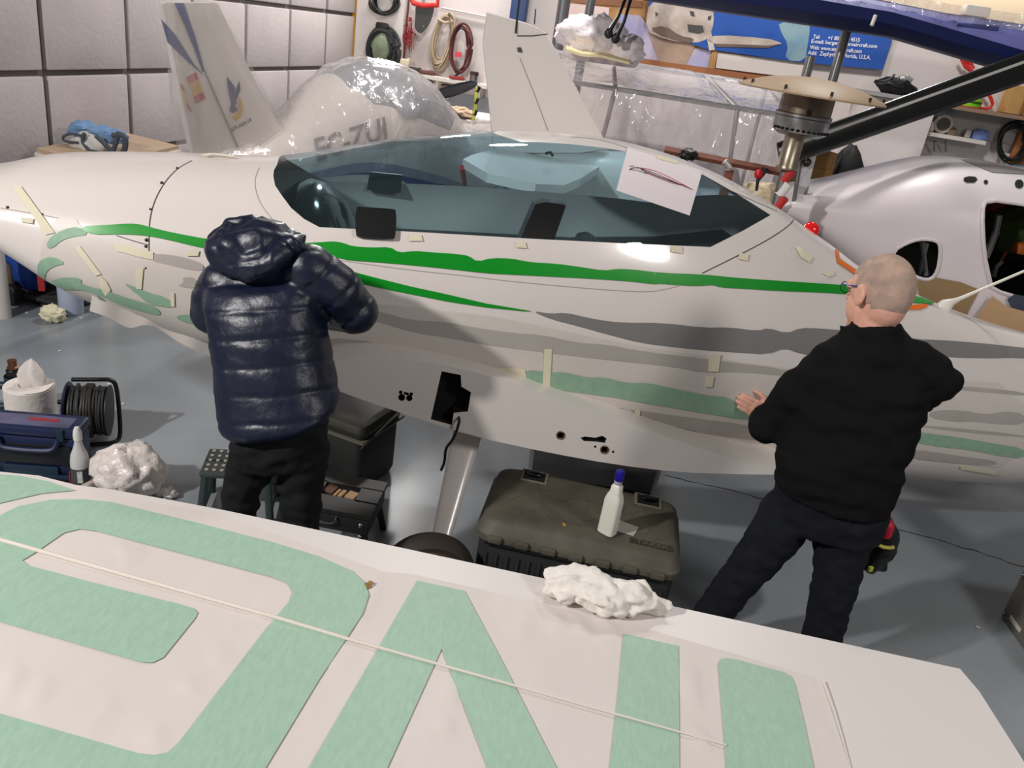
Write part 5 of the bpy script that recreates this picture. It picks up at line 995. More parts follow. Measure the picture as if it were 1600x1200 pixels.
b = P(716, 181, 8.6); ck = V(b[0], b[1], bz); 
tA = P(700, 180, 8.7); t = thing('low_table', 'low white table with tan cloth behind the wrapped aircraft nose', 'table', V(tA[0]+.2, tA[1]+.1, 0)); hzt = P(705, 182, 8.7)[2]
MB().box(V(tA[0]+.25, tA[1]+.2, hzt-.02), (1.3, .6, .04), rotz(-10), r=.005).build('top', whs, t)
for dx, dy in ((-.5, -.1), (.6, -.3), (-.4, .4), (.7, .2)): MB().cyl(V(tA[0]+.2+dx, tA[1]+.2+dy, 0), V(tA[0]+.2+dx, tA[1]+.2+dy, hzt-.03), .025).build('leg', steel, t)
MB().box(V(tA[0]+.2, tA[1]+.15, hzt-.25), (1.1, .5, .03), rotz(-10)).build('lower_shelf', mat('shelf_brown', (96, 84, 74), .7), t)
tag(crumple('tan_cloth', P(716, 180, 8.75)+V(0, 0, .03), (.17, .12, .05), .4, mat('cloth_tan', (206, 180, 152), .9, bump=(20, .5, .01)), seed=5.), 'tan cloth heaped on the low white table by the striped pole', 'cloth')
tpl = P(752, 182, 8.6); t = thing('red_wing_tip', 'red topped white panel with black edge lying right of the striped pole', 'panel', V(tpl[0], tpl[1], hzt))
rp_ = [P(745, 177, 8.5), P(772, 181, 8.5), P(806, 200, 8.2), P(744, 189, 8.15)]; MB().plate(rp_, .012).build('red_skin', mat('skin_red', (190, 30, 34), .35), t); MB().plate([p-V(0, 0, .014) for p in rp_], .03).build('white_edge', whs, t); MB().tube([P(776, 198, 8.1), P(800, 203, 8.1), P(826, 206, 8.1)], [.04, .035, .01], 8).build('black_tip', black_plastic, t)
pb0, pb1 = P(737, 212, 8.25), P(746, 135, 8.25); t = thing('striped_pole', 'thin pole with yellow and black hazard tape before the workbench', 'pole', V(pb0[0], 8.25, 0)); px_ = pb1[0]; zt_ = pb1[2]
MB().cyl((px_, 8.25, 0), (px_, 8.25, zt_), .02, n=10).build('pole', mat('pole_yellow', (196, 204, 96), .5), t)
for k in range(9): z0 = zt_-.05-.11*k; MB().lathe([(.0215, 0), (.0215, .055)], V(px_, 8.25, z0), nrm((.35, 0, 1)), 10).build('black_band', black_plastic, t)
MB().cyl((px_, 8.25, 0), (px_, 8.25, .02), .12).build('foot', black_plastic, t)
# ================================================================== white tail section behind the canopy
YF = 5.55; ft = thing('tail_section', 'white aircraft tail section with tall fin standing behind the teal canopy', 'aircraft tail', P(870, 250, YF)*V(1, 1, 0))
fo = [(749, 15), (795, 28), (824, 36), (838, 42), (850, 49), (857, 57), (885, 108), (942, 214), (955, 240), (772, 240), (768, 212)]
f3 = np.array([P(x, y, YF) for x, y in smoothpoly(fo, 1)]); cF = f3.mean(0); fm_ = MB()
fm_.loft([f3*1.0+V(0, .0, 0)*0+(cF-f3)*.02+V(0, .035, 0)*0-V(0, .03, 0), f3+V(0, 0, 0), f3+(cF-f3)*.02+V(0, .03, 0)]); fm_.build('fin', white_paint, ft, auto=20)
fY = lambda px, off=.034: np.array([P(x, y, YF-off) for x, y in px])
ln_ = lambda name, px, r, m_: MB().tube(fY(px), r, 5).build(name, m_, ft)
ln_('rudder_line', [(812, 90), (836, 150), (856, 204)], .002, seamL); ln_('tip_line', [(808, 56), (832, 56), (856, 53)], .003, seam)
MB().plate(fY([(808, 74), (814, 74), (816, 82), (809, 81)], .036), .004).build('light_recess', mat('recess_dark', (70, 66, 62), .5), ft)
MB().tube([P(806, 52, YF-.04), P(808, 30, YF-.03), P(813, -10, YF-.02)], .007, 6).build('rod', black_plastic, ft); MB().tube([P(835, 38, YF), P(837, 14, YF)], .004, 5).build('aerial', black_plastic, ft)
cone = []
for k in np.linspace(0, 1, 12):
    x = P(790, 262, YF)[0]+1.1*k; r = .1+.26*k**.8; zc = 1.36-.1*k; cone.append([V(x, YF+.05+r*math.cos(t), zc+r*1.05*math.sin(t)) for t in np.linspace(0, 2*math.pi, 24, endpoint=False)])
MB().loft(cone).build('tail_cone', white_paint, ft)
sq = [PZ(722, 262, 1.45), PZ(735, 255, 1.45), PZ(800, 236, 1.45), PZ(980, 240, 1.45), PZ(905, 292, 1.45), PZ(880, 303, 1.45), PZ(835, 302, 1.45), PZ(760, 285, 1.45)]
MB().plate(sq, .05).build('stabilizer', white_paint, ft, smooth=False)
MB().tube([PZ(722, 262, 1.455), PZ(728, 300, 1.2), PZ(722, 330, 1.0)], .016, 8).build('warning_strut', mat('warning_red', (190, 40, 44), .5), ft)
MB().tube(fY([(852, 240), (860, 238), (864, 244)], .3), .01, 6).build('black_hook', black_plastic, ft)
for x in (.1, .9): MB().cyl((P(870, 250, YF)[0]-.1+x, YF+.05, 0), (P(870, 250, YF)[0]-.1+x, YF+.05, 1.1), .035).build('stand_leg', steel, ft)
# ================================================================== posts, straps, pictures, banner
for x0, y0, x1_, r, nm, lb, m_, Y in ((872, 92, 886, .055, 'steel_post', 'thick grey steel post right of the white fin', mat('steel_grey', (112, 112, 114), .4, .6), 7.9), (917, 45, 922, .045, 'steel_post', 'thinner grey steel post behind the fluffy white sack', mat('steel_grey', (112, 112, 114), .4, .6), 8.9)):
    q = P(x0+3, y0*.5, Y); tag(MB().cyl((q[0], Y, 0), (q[0], Y, 4.8), r, n=16).box((q[0], Y, .01), (r*4, r*4, .02)).build(nm, m_), lb, 'post')
q = BW(812, 8, .12); tag(MB().box(V(q[0], q[1], 2.4), (.19, .12, 4.8), RB, r=.01).build('blue_column', mat('column_blue', (40, 64, 108), .5)), 'dark blue column on the back wall above the fin', 'column')
for i, pts in enumerate(([(979, -6), (966, 26), (955, 44), (951, 52)], [(987, -6), (975, 34), (967, 50), (962, 60)])):
    t = thing('hanging_strap', 'black webbing strap hanging from above, %s of the pair' % ('left' if i == 0 else 'right'), 'strap', P(*pts[-1], 7.0)); MB().tube([P(x, y, 7.0) for x, y in [(pts[0][0]+22, -120)]+pts], [.014, .014, .014, .018, .024], 7).build('strap', black_plastic, t); MB().ball(P(pts[-1][0], pts[-1][1], 7.0), (.035, .02, .04), 8).build('buckle', mat('buckle_dark', (30, 26, 26), .4), t)
def wallsign(name, px, off, m_, par, th=.012): q = np.array([BW(x, y, off) for x, y in px]); return MB().loft([q, q-BN*th]).build(name, m_, par, smooth=False)
brd = thing('picture_board', 'wooden framed board of faded aircraft pictures on the back wall', 'picture board', BW(1000, 60, .03))
tanw = mat('frame_tan', (186, 140, 84), .6, var=(10, .15)); pic1 = mat('picture_pink', (220, 196, 190), .6, var=(3, .1)); pic2 = mat('picture_sky', (150, 158, 214), .5, var=(2.5, .5), col2=(214, 196, 200)); pic3 = mat('picture_clay', (178, 150, 130), .6, var=(4, .2)); 
wallsign('backing', [(884, -20), (1268, 20), (1262, 138), (876, 88)], .03, tanw, brd, .02)
wallsign('pink_picture', [(888, 4), (952, 12), (946, 76), (882, 68)], .045, pic1, brd); wallsign('brown_strip', [(884, -14), (1006, 2), (1004, 12), (884, 4)], .05, mat('strip_brown', (140, 92, 60), .6), brd)
wallsign('sky_picture', [(968, 22), (1000, 24), (1012, 40), (1060, 70), (1112, 80), (1106, 106), (966, 86)], .045, pic2, brd); wallsign('clay_picture', [(1012, 50), (1090, 66), (1070, 104), (1030, 96)], .055, pic3, brd)
wallsign('lower_rail', [(962, 86), (1262, 128), (1262, 138), (962, 96)], .06, mat('rail_brown', (164, 104, 64), .6), brd); wallsign('white_panel', [(1122, 82), (1262, 98), (1260, 124), (1118, 106)], .055, mat('panel_white', (228, 218, 210), .7), brd)
wallsign('upright', [(1113, 78), (1122, 80), (1116, 108), (1106, 106)], .065, tanw, brd)
bn = thing('banner', 'blue banner with white aircraft picture and contact lines on the back wall', 'banner', BW(1250, 60, .05)); skyb = mat('banner_blue', (22, 82, 172), .45, var=(1.5, .12))
wallsign('sheet', [(1015, -40), (1260, -10), (1396, 12), (1396, 56), (1379, 109), (1240, 96), (1100, 76), (1012, 40)], .09, skyb, bn, .01)
pgrey = mat('print_white', (222, 210, 200), .5, var=(4, .2), col2=(160, 138, 124)); psh = mat('print_shadow', (112, 92, 82), .5); pdk = mat('print_dark', (66, 66, 62), .5); pgrn = mat('print_smoke', (150, 176, 180), .5, var=(4, .25), col2=(110, 150, 176))
wallsign('printed_cowl', smoothpoly([(1014, 0), (1060, -4), (1114, 12), (1116, 34), (1108, 60), (1086, 68), (1040, 62), (1008, 48)], 1), .094, pgrey, bn, .004); wallsign('printed_shadow', smoothpoly([(1012, 44), (1040, 40), (1062, 56), (1086, 60), (1080, 68), (1040, 60)], 1), .0965, psh, bn, .003)
for px in ([(1074, 38), (1098, 40), (1100, 50), (1092, 53), (1076, 50)], [(1077, 17), (1084, 18), (1086, 26), (1080, 25)], [(1106, 26), (1112, 24), (1110, 32), (1106, 31)], [(1024, 18), (1029, 22), (1024, 27)]): wallsign('printed_opening', px, .098, pdk, bn, .003)
wallsign('printed_blade', [(1100, 34), (1108, 34), (1117, 78), (1108, 79)], .1, pgrey, bn, .003); wallsign('printed_blade', smoothpoly([(1102, 62), (1120, 54), (1200, 60), (1219, 66), (1222, 69), (1200, 73), (1120, 70)], 1), .1, pgrey, bn, .003); wallsign('printed_blade_shadow', [(1118, 68), (1200, 71), (1219, 69), (1200, 75), (1118, 73)], .102, psh, bn, .003)
wallsign('printed_smoke', smoothpoly([(1216, 34), (1262, 30), (1266, 44), (1262, 70), (1258, 96), (1226, 94), (1232, 70), (1220, 50)], 1), .094, pgrn, bn, .003)
tw = mat('text_white', (235, 235, 240), .6)
for body, o, dx, hh in (('Tel:      +1 805 229 4515', (1270, 60), (73, 5.5), 6.2), ('E-mail: bergen@sternaircraft.com', (1267, 67), (103, 8), 6.2), ('Web: www.sternaircraft.com', (1265, 76.5), (81, 6.6), 6.2), ('Add:  Zephyrhills, Florida, U.S.A.', (1262, 85), (98, 8), 6.4)):
    pxtext(body, o, dx, (1.2, -hh), 1, lambda x, y: BW(x, y, .104), 'banner_line', tw, bn)
# ================================================================== clear plastic tent
tent = thing('plastic_tent', 'clear plastic sheet draped over a thin frame behind the tail section', 'tent', (.95, 6.9, 0)); clr = film('clear_sheet', (208, 200, 203), .38, .14, bump=(6, .4, .05), spec=.9)
pipe = mat('tent_pipe', (170, 168, 168), .35, .4); zt_ = 1.96; X0, X1, Y0, Y1 = -.2, 1.85, 6.4, 7.8
def tsheet(f, nu, nv, amp, seed, nrmv):
    vs = []
    for i in range(nu+1):
        for j in range(nv+1):
            p = np.array(f(i/nu, j/nv)); vs.append(p+nrmv*amp*(mnoise.noise(Vector((p[0]*4+seed, p[1]*2, p[2]*1.5)))+.6*mnoise.noise(Vector((p[0]*11, p[1]*9, p[2]*4+seed)))+.5*abs(mnoise.noise(Vector((p[0]*7+p[2]*5, p[1]*5, p[2]*6-p[0]*4))))+.55*abs(mnoise.noise(Vector((p[0]*17+2.5*math.sin(p[2]*2.2), p[1]*6, p[2]*1.6+seed))))))
    return mesh_obj('clear_sheet', vs, [(i*(nv+1)+j, i*(nv+1)+j+1, (i+1)*(nv+1)+j+1, (i+1)*(nv+1)+j) for i in range(nu) for j in range(nv)], clr, tent)
tsheet(lambda a, b: (X0+(X1-X0)*a, Y0-.12*b*b, zt_-.02-(zt_-.3)*b), 130, 60, .05, 1., V(0, -1, 0))
zb_ = 2.12; tsheet(lambda a, b: (X0+(X1-X0)*a, Y0+(Y1-Y0)*b, zt_+(zb_-zt_)*b-.05*math.sin(math.pi*b)-.03*math.sin(3*math.pi*a)**2), 50, 24, .03, 4., V(0, 0, 1))
tsheet(lambda a, b: (X1+.02, Y0+(Y1-Y0)*a, zt_-.02-(zt_-.3)*b), 30, 30, .04, 7., V(1, 0, 0))
for a, b in (((X0, Y0, zt_), (X1, Y0, zt_)), ((X0, Y1, zb_), (X1, Y1, zb_)), ((X0, Y0, zt_), (X0, Y1, zb_)), ((X1, Y0, zt_), (X1, Y1, zb_)), ((.42, Y0, zt_), (.45, Y1, zb_)), ((1.35, Y0, zt_), (1.3, Y1, zb_)), ((.42, Y0, zt_), (.28, Y0, 0)), ((1.35, Y0, zt_), (1.55, Y0, 0)), ((X0, Y0, zt_), (X0, Y0, 0)), ((X1, Y0, zt_), (X1, Y0, 0)), ((X0, Y1, zb_), (X0, Y1, 0)), ((X1, Y1, zb_), (X1, Y1, 0))): MB().cyl(V(*a)+V(0, .03, -.02), V(*b)+V(0, .03, -.02 if b[2] else 0), .018, n=8).build('frame_pipe', pipe, tent)
tag(MB().box((.85, 7.2, .75), (1.6, .9, 1.5), r=.2).build('covered_part', mat('covered_grey', (188, 178, 182), .6, bump=(4, .5, .03))), 'large pale grey part standing under the clear plastic tent', 'aircraft part')
tq_ = lambda x, y: PZ(x, y, 2.2); c = P(925, 66, 7.35)
fz = thing('white_sack', 'fluffy white plastic sack lying on top of the plastic tent', 'sack', V(c[0], 7.35, 2.1)); crumple('sack', V(c[0], 7.35, 2.25), (.30, .2, .19), .3, mat('sack_plastic', (236, 226, 228), .5, bump=(14, .8, .02)), fz, 28, 9.); crumple('sack_side', V(c[0]+.28, 7.3, 2.2), (.17, .14, .13), .3, mat('sack_plastic', (236, 226, 228), .5), fz, 20, 12.)
tag(MB().loft([[P(x, y, 7.05)+V(0, dy, dz) for dy, dz in ((0, 0), (.2, .03), (.2, 0), (0, -.02))] for x, y in ((884, 76), (910, 84), (940, 86), (984, 97))]).build('cream_tarp', mat('tarp_cream', (226, 212, 168), .7)), 'cream tarp edge folded below the white sack', 'tarp')
# ================================================================== patio heater, bar, steel tubes
YH = 5.0; hx = P(1246, 215, YH)[0]; ht = thing('patio_heater', 'patio heater with wide beige hood and scorched steel burner', 'heater', (hx, YH, 0)); zr = P(1272, 141, YH)[2]
hoodx = P(1272, 140, YH)[0]
MB().lathe([(.412, zr-.03), (.414, zr-.022), (.39, zr-.005), (.25, zr+.04), (.1, zr+.062), (.002, zr+.066)], (hx+.01, YH, 0), (.0, 0, 1), 48).lathe([(.41, zr-.03), (.25, zr+.03), (.002, zr+.05)], (hx+.01, YH, 0), n=48, caps=False).build('hood', mat('hood_beige', (160, 136, 106), .55, var=(4, .08)), ht)
for k in range(10): t_ = k*.628+.3; MB().cyl((hx+.01+.39*math.cos(t_), YH+.39*math.sin(t_), zr-.02), (hx+.01+.39*math.cos(t_), YH+.39*math.sin(t_), zr+.012), .008, n=8).build('hood_bolt', black_plastic, ht)
zb0 = P(1254, 213, YH)[2]; burn = mat('scorched_steel', (150, 134, 116), .35, .8, var=(5, .5), col2=(54, 44, 44))
MB().lathe([(.12, zb0), (.152, zb0+.02), (.158, zb0+.04), (.158, zb0+.1)], (hx, YH, 0), n=36).build('burner_base', steel, ht); MB().lathe([(.15, zb0+.10), (.15, zr-.0)], (hx, YH, 0), n=36).build('burner_mesh', burn, ht)
MB().lathe([(.155, zb0+.1), (.162, zb0+.105), (.162, zb0+.12), (.155, zb0+.125)], (hx, YH, 0), n=36).build('burner_ring', steel, ht)
hb_ = MB0 = None
for k in range(14): t_ = -2.9+k*.2; MB().ball((hx+.157*math.cos(t_), YH+.157*math.sin(t_), zb0+.035), (.012, .012, .008), 6).build('vent_hole', dark_hole, ht)
MB().ball((hx-.02, YH-.155, zb0+.14), .014, 8).build('igniter_hole', dark_hole, ht)
zn = P(1231, 264, YH)[2]; MB().lathe([(.03, zn-.02), (.062, zn), (.062, zn+.02), (.058, zn+.025), (.058, zb0)], (hx-.015, YH, 0), n=28).build('neck', mat('neck_steel', (150, 140, 122), .35, .8), ht)
MB().cyl((hx-.015, YH, 0), (hx-.015, YH, zn), .03).build('pole', steel, ht); MB().lathe([(.2, 0), (.2, .02), (.1, .04), (.1, .5), (.04, .55)], (hx-.015, YH, 0), n=32).build('gas_housing', mat('housing_grey', (110, 108, 104), .5), ht)
for k in range(5): z0 = zn-.07-.085*k; MB().lathe([(.0325, 0), (.0325, .085)], (hx-.015, YH, z0-.0), nrm((.4, -.2, 1)), 14).build('tape_band', mat('warning_red', (214, 36, 44), .5) if k % 2 == 0 else mat('warning_white', (226, 222, 220), .5), ht)
wp = thing('plastic_screen', 'narrow white panel with black knobs standing right of the heater neck', 'panel', P(1268, 280, 5.5)*V(1, 1, 0)); q4 = [P(x, y, 5.5) for x, y in ((1252, 215), (1284, 205), (1262, 290), (1236, 330))]
MB().plate(q4+[], .02).build('panel', film('pale_sheet', (206, 202, 208), .7, .3, bump=(10, .8, .03)), wp); MB().cyl(P(1258, 330, 5.52)*V(1, 1, 0), P(1262, 290, 5.52), .012, n=8).build('support', steel, wp); MB().tube([P(1256, 214, 5.48), P(1238, 330, 5.48)], .014, 8).build('edge_rail', steel, wp)
for x, y in ((1267, 235), (1272, 231), (1261, 254)): MB().ball(P(x, y, 5.46), .028, 8).build('knob', black_plastic, wp)
brn = mat('rust_brown', (120, 72, 56), .65, var=(14, .2)); YB = 5.2; bs = thing('support_bar', 'brown painted steel bar frame with valve and black wrap behind the canopy', 'bar', P(1140, 300, YB)*V(1, 1, 0))
MB().tube([P(1038, 234, YB), P(1226, 270, YB)], .024, 4).build('crossbar', brn, bs); q = P(1140, 265, YB); MB().box((q[0], YB, q[2]/2), (.05, .05, q[2])).build('upright', brn, bs); MB().box((q[0], YB, .015), (.4, .4, .03)).build('foot_plate', brn, bs)
crumple('black_wrap', P(1076, 241, YB-.03), (.055, .04, .036), .4, black_plastic, bs, 14, 2., flatb=False); MB().cyl(P(1132, 252, YB-.05), P(1140, 262, YB-.05), .022, n=12).cyl(P(1139, 260, YB-.05), P(1137, 266, YB-.05), .016, n=10).build('valve', mat('valve_grey', (190, 186, 180), .3, .6), bs)
MB().ball(P(1186, 272, YB-.04), (.03, .03, .03), 10).build('red_knob', mat('knob_red', (200, 30, 40), .4), bs); MB().tube([P(x, y, YB-.05) for x, y in ((1196, 262), (1192, 272), (1184, 282), (1182, 298))], [.022, .014, .012, .008], 8).build('hook_strap', black_plastic, bs)
cb = P(1192, 305, YB+.17); tag(crumple('cream_bag', cb, (.14, .06, .08), .3, mat('cream_cloth', (206, 190, 160), .9), seed=7., flatb=True), 'cream crumpled bag on a stand below the brown bar', 'bag')
tag(MB().box((cb[0], cb[1], (cb[2]-.08)/2), (.2, .12, cb[2]-.085), r=.01).build('bag_stand', mat('stand_white', (190, 186, 182), .6)), 'pale box stand carrying the cream crumpled bag', 'stand')
for i, (x, y, x1_, y1_, r, Y) in enumerate(((1307, 125, 1322, 30, .036, 6.65), (1259, 120, 1267, 88, .036, 6.75))):
    a, b_ = P(x, y, Y), P(x1_, y1_, Y); d = b_-a; tag(MB().cyl((b_[0]*.5+a[0]*.5, Y, 0), (b_[0]*.5+a[0]*.5, Y, b_[2]), r, n=14).box((b_[0]*.5+a[0]*.5, Y, .01), (.2, .2, .02)).build('steel_tube', mat('tube_steel', (160, 160, 160), .25, .9)), ['tall silver tube standing behind the heater hood up to the blue wing', 'short silver tube standing behind the heater hood, left one'][i], 'tube')
# ================================================================== blue high wing with black strut
bw = thing('blue_wing', 'dark blue aircraft wing overhead at upper right with tan covered top', 'wing', P(1400, 30, 6.0)); bwm = mat('wing_blue', (20, 32, 84), .5, spec=.3); rg = []; tops = []
for x, yl, ym, yu in ((930, -18, -40, -62), (1020, 0, -28, -48), (1115, 15, -18, -36), (1282, 40, 0, -20), (1395, 57, 19, 4), (1475, 80, 42, 20), (1600, 117, 79, 38), (1720, 150, 112, 66)):
    k = (x-930)/790; y0 = 6.15-.5*k
    a = P(x-8, yl+2, y0+.55); b_ = P(x, yl, y0+.16); c = P(x, (yl+ym)/2, y0+.02); d = P(x, ym, y0); e = P(x, yu, y0+.08); f_ = P(x, yu-14, y0+.2); g = f_+V(0, 1.0, .0); h = a+V(0, .6, .05); rg.append([a, b_, c, d, e, f_, g, h]); tops.append((e, f_))
MB().loft(rg).build('wing_skin', bwm, bw, auto=35)
band = MB(); band.loft([[r[3]-V(0, .004, 0), r[3]*.5+r[4]*.5-V(0, .006, 0), r[4]-V(0, .005, 0)] for r in rg], caps=False, closed=False); band.build('lit_band', mat('lit_blue', (96, 98, 158), .5), bw)  # lighter blue paints in the light on the upper leading edge
tp_ = MB(); tp_.loft([[r[4]-V(0, .012, 0), r[5]+V(0, -.02, .02), r[5]+V(0, .8, .22)] for r in rg], caps=False, closed=False); tp_.build('tan_cover', mat('cover_tan', (196, 176, 146), .8), bw)
pl_s = MB()
for i in range(3, 7):
    e = tops[i][0]; nxt = tops[i+1][0] if i < 7 else e; vs = []
    for a in np.linspace(0, 1, 9):
        for b_ in np.linspace(0, 1, 4): vs.append(e*(1-a)+nxt*a+V(0, -.05-.02*mnoise.noise(Vector((a*4+i, b_*3, 0))), -.09*b_+.05))
    pl_s.add(vs, [(q*4+j, q*4+j+1, q*4+j+5, q*4+j+4) for q in range(8) for j in range(3)])
pl_s.build('plastic_strip', film('clear_strip', (220, 214, 216), .3, .12, bump=(14, 1., .05), spec=1.6), bw)
MB().box(P(1524, 18, 5.6), (.14, .1, .06), rotz(-8), r=.008).build('white_block', whs, bw); MB().cyl(P(1362, 40, 5.78), P(1368, 24, 5.8), .012, n=8).build('pin', whs, bw)
s0, s1 = P(1286, 218, 5.45), P(1640, 92, 5.75); up = V(0, 0, 1); d = nrm(s1-s0); wv_ = nrm(np.cross(d, V(0, 1, 0)))
sm = MB(); sm.loft([[p+wv_*.085*math.cos(t)*k+V(0, 1, 0)*.03*math.sin(t) for t in np.linspace(0, 2*math.pi, 20, endpoint=False)] for p, k in ((s0-d*.3, .95), (s0, 1.), (s1, 1.15))]); sm.build('strut', mat('strut_black', (18, 20, 20), .25), bw)
w2_ = wv_ if wv_[2] > 0 else -wv_; MB().loft([[p+w2_*(.028+o)*k-V(0, .031-.003, 0)+V(0, q, 0) for o, q in ((-.015, 0), (.017, 0), (.017, .004), (-.015, .004))] for p, k in ((s0-d*.3, .95), (s0, 1), (s1, 1.15))]).build('strut_stripe', mat('stripe_silver', (186, 184, 180), .4), bw)
# ================================================================== right wall things
t = thing('right_bench', 'white workbench with grey top along the back wall behind the black strut', 'bench', BW(1420, 160, .0)*V(1, 1, 0)); tz_ = 1.98
def bench(px0, px1, z, dep, name, par, m_): a, b_ = BW(px0, 150, 0), BW(px1, 150, 0); c = (a+b_)/2; MB().box(c*V(1, 1, 0)+BN*dep/2+V(0, 0, z-.02), (np.linalg.norm((b_-a)[:2]), dep, .04), RB).build(name, m_, par); return c
zA = BW(1400, 148, .3)[2]; cA = bench(1330, 1462, zA, .45, 'worktop', t, mat('top_grey', (158, 154, 154), .5)); MB().box(cA*V(1, 1, 0)+BN*.2+V(0, 0, zA/2), (.8, .36, zA-.06), RB).build('carcass', wall_m, t)
c = BW(1398, 140, .25); c[2] = zA; bg = thing('black_bag', 'black tool bag with straps lying on the bench under the banner', 'bag', c); crumple('bag', c+V(0, 0, .08), (.22, .12, .09), .25, black_plastic, bg, 18, 3.); MB().tube(smoothline([BW(x, y, .3) for x, y in ((1372, 134), (1366, 124), (1376, 128), (1392, 124), (1398, 116))], 2), .012, 6).build('strap', black_plastic, bg)
crumple('silver_foil', c+V(.06, -.03, .17), (.08, .05, .04), .5, mat('foil', (190, 188, 186), .3, .6), bg, 12, 5.)
redm = mat('frame_red2', (206, 46, 40), .4); rf = thing('bent_tube_stand', 'red triangular tube frame leaning on the wall behind the black strut', 'frame', BW(1520, 140, .15)); MB().tube(smoothline([BW(x, y, .15) for x, y in ((1498, 84), (1512, 112), (1524, 104), (1500, 88), (1538, 136), (1552, 160), (1548, 168), (1538, 171), (1520, 165))], 1), .017, 8).build('tube', redm, rf); MB().tube(smoothline([BW(x, y, .15) for x, y in ((1538, 136), (1522, 146), (1505, 160))], 1), .012, 8).build('brace', redm, rf)
zS = BW(1540, 172, .3)[2]; us = thing('upper_shelf', 'high white shelf carrying green helmet and cardboard box on right wall', 'shelf', BW(1540, 175, .2)); bench(1466, 1720, zS, .38, 'board', us, mat('shelf_edge', (150, 120, 100), .6)); a = BW(1530, 205, 0.); MB().box(BW(1550, 195, .02), (1.3, .02, .34), RB).build('back_panel', mat('backp', (196, 190, 186), .7), us)
c = BW(1514, 156, .24); c[2] = zS; hl = thing('green_helmet', 'bright green helmet lying on the high shelf beside the red frame', 'helmet', c); m1 = MB(); m1.lathe([(.13, 0), (.135, .04), (.12, .09), (.08, .13), (.03, .15), (.002, .152)], c, n=24); m1.build('shell', mat('helmet_green', (120, 200, 30), .35), hl); MB().lathe([(.134, .045), (.138, .05), (.138, .065), (.134, .07)], c, n=24).build('rim', mat('helmet_dark', (50, 90, 20), .5), hl)
MB().lathe([(.13, 0), (.14, .005), (.135, .012)], c, n=20).build('red_base', redm, hl)
c = BW(1488, 158, .2); c[2] = zS; tag(crumple('blue_cloth', c+V(0, 0, .06), (.13, .1, .07), .35, mat('cloth_blue', (28, 52, 140), .8), seed=2.), 'dark blue cloth heaped left of the green helmet', 'cloth')
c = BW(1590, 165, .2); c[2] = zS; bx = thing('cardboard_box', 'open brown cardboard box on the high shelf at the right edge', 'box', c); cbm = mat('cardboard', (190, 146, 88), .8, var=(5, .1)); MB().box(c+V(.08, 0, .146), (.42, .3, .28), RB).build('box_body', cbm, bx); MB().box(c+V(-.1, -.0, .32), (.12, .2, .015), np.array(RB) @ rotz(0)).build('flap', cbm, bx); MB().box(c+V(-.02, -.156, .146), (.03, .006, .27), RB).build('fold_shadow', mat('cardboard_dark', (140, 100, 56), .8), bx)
zL = BW(1500, 214, .24)[2]; ls = thing('small_shelf', 'small white shelf with odds and ends on right wall below the high shelf', 'shelf', BW(1500, 216, .1)); bench(1448, 1556, zL, .26, 'board', ls, whs)
for px in (1460, 1478): MB().cyl(BW(px, 221, .2), BW(px, 236, .1), .012, n=8).build('bracket', steel, ls)
for px, sz, m_, nm, lb in ((1452, (.05, .06, .1), whitep, 'white_jar', 'white jar at the left end of the small wall shelf'), (1485, (.09, .08, .07), mat('junk_brown', (120, 104, 88), .7), 'brown_part', 'brown metal part in the middle of the small wall shelf'), (1532, (.16, .06, .1), mat('blue_pack', (110, 130, 190), .6, var=(30, .4)), 'blue_packet', 'blue and white packet at the right end of the small wall shelf'), (1512, (.06, .05, .09), mat('grey_tin', (170, 166, 160), .4), 'grey_tin', 'grey tin left of the blue packet on the small shelf')):
    c = BW(px, 210, .13); c[2] = zL; tag(MB().box(c+V(0, 0, sz[2]/2), sz, RB, r=.012).box(c+V(0, 0, sz[2]+.006), (sz[0]*.7, sz[1]*.7, .012), RB).build(nm, m_), lb, 'container')
c = BW(1468, 208, .13); c[2] = zL; ck = thing('wall_clock', 'round pale instrument with dark face standing on the small shelf', 'instrument', c); MB().lathe([(.09, -.04), (.1, -.03), (.1, .03), (.085, .04)], c+V(0, 0, .1), BN, 24).build('housing', mat('housing_cream', (206, 198, 186), .5), ck); MB().lathe([(.07, .04), (.07, .046)], c+V(0, 0, .1), BN, 24).build('dial', mat('dial_dark', (70, 64, 60), .4), ck)
c = BW(1474, 172, .1); tag(MB().lathe([(.05, -.02), (.1, 0), (.11, .03), (.06, .05)], c, BN, 20).build('wall_lamp', mat('glass_grey', (120, 134, 140), .2)), 'grey round lamp on the wall left of the small shelf', 'lamp')
t = coil('hose_reel', 'pale hose coil with black straps hanging on wall below the black strut', 1374, 218, 21, 27, 7, .02, mat('hose_pale', (168, 164, 158), .5), .16); 
t2 = coil('black_cables', 'black cable bundle around the pale hose coil on the wall', 1366, 222, 34, 38, 6, .014, blk_c, .26, tilt=.2)
coil('cable_bundle', 'black cables hanging in a loose bundle at the right picture edge', 1582, 222, 20, 30, 9, .009, blk_c, .14, tilt=.3)
q = BW(1600, 232, .08); tag(MB().box(q, (.22, .06, .34), RB, r=.01).build('wooden_board', mat('panel_brown', (168, 104, 56), .7)), 'orange brown wooden panel at the right edge below the cables', 'panel')
q = BW(1592, 262, .05); pw = thing('picture', 'pale blue picture on the right wall above the white fuselage', 'picture', q); MB().box(q, (.4, .02, .26), RB).build('frame', whs, pw); MB().box(q+BN*.012, (.34, .01, .2), RB).build('print', mat('print_blue', (120, 160, 196), .6, var=(10, .5), col2=(210, 220, 226)), pw)
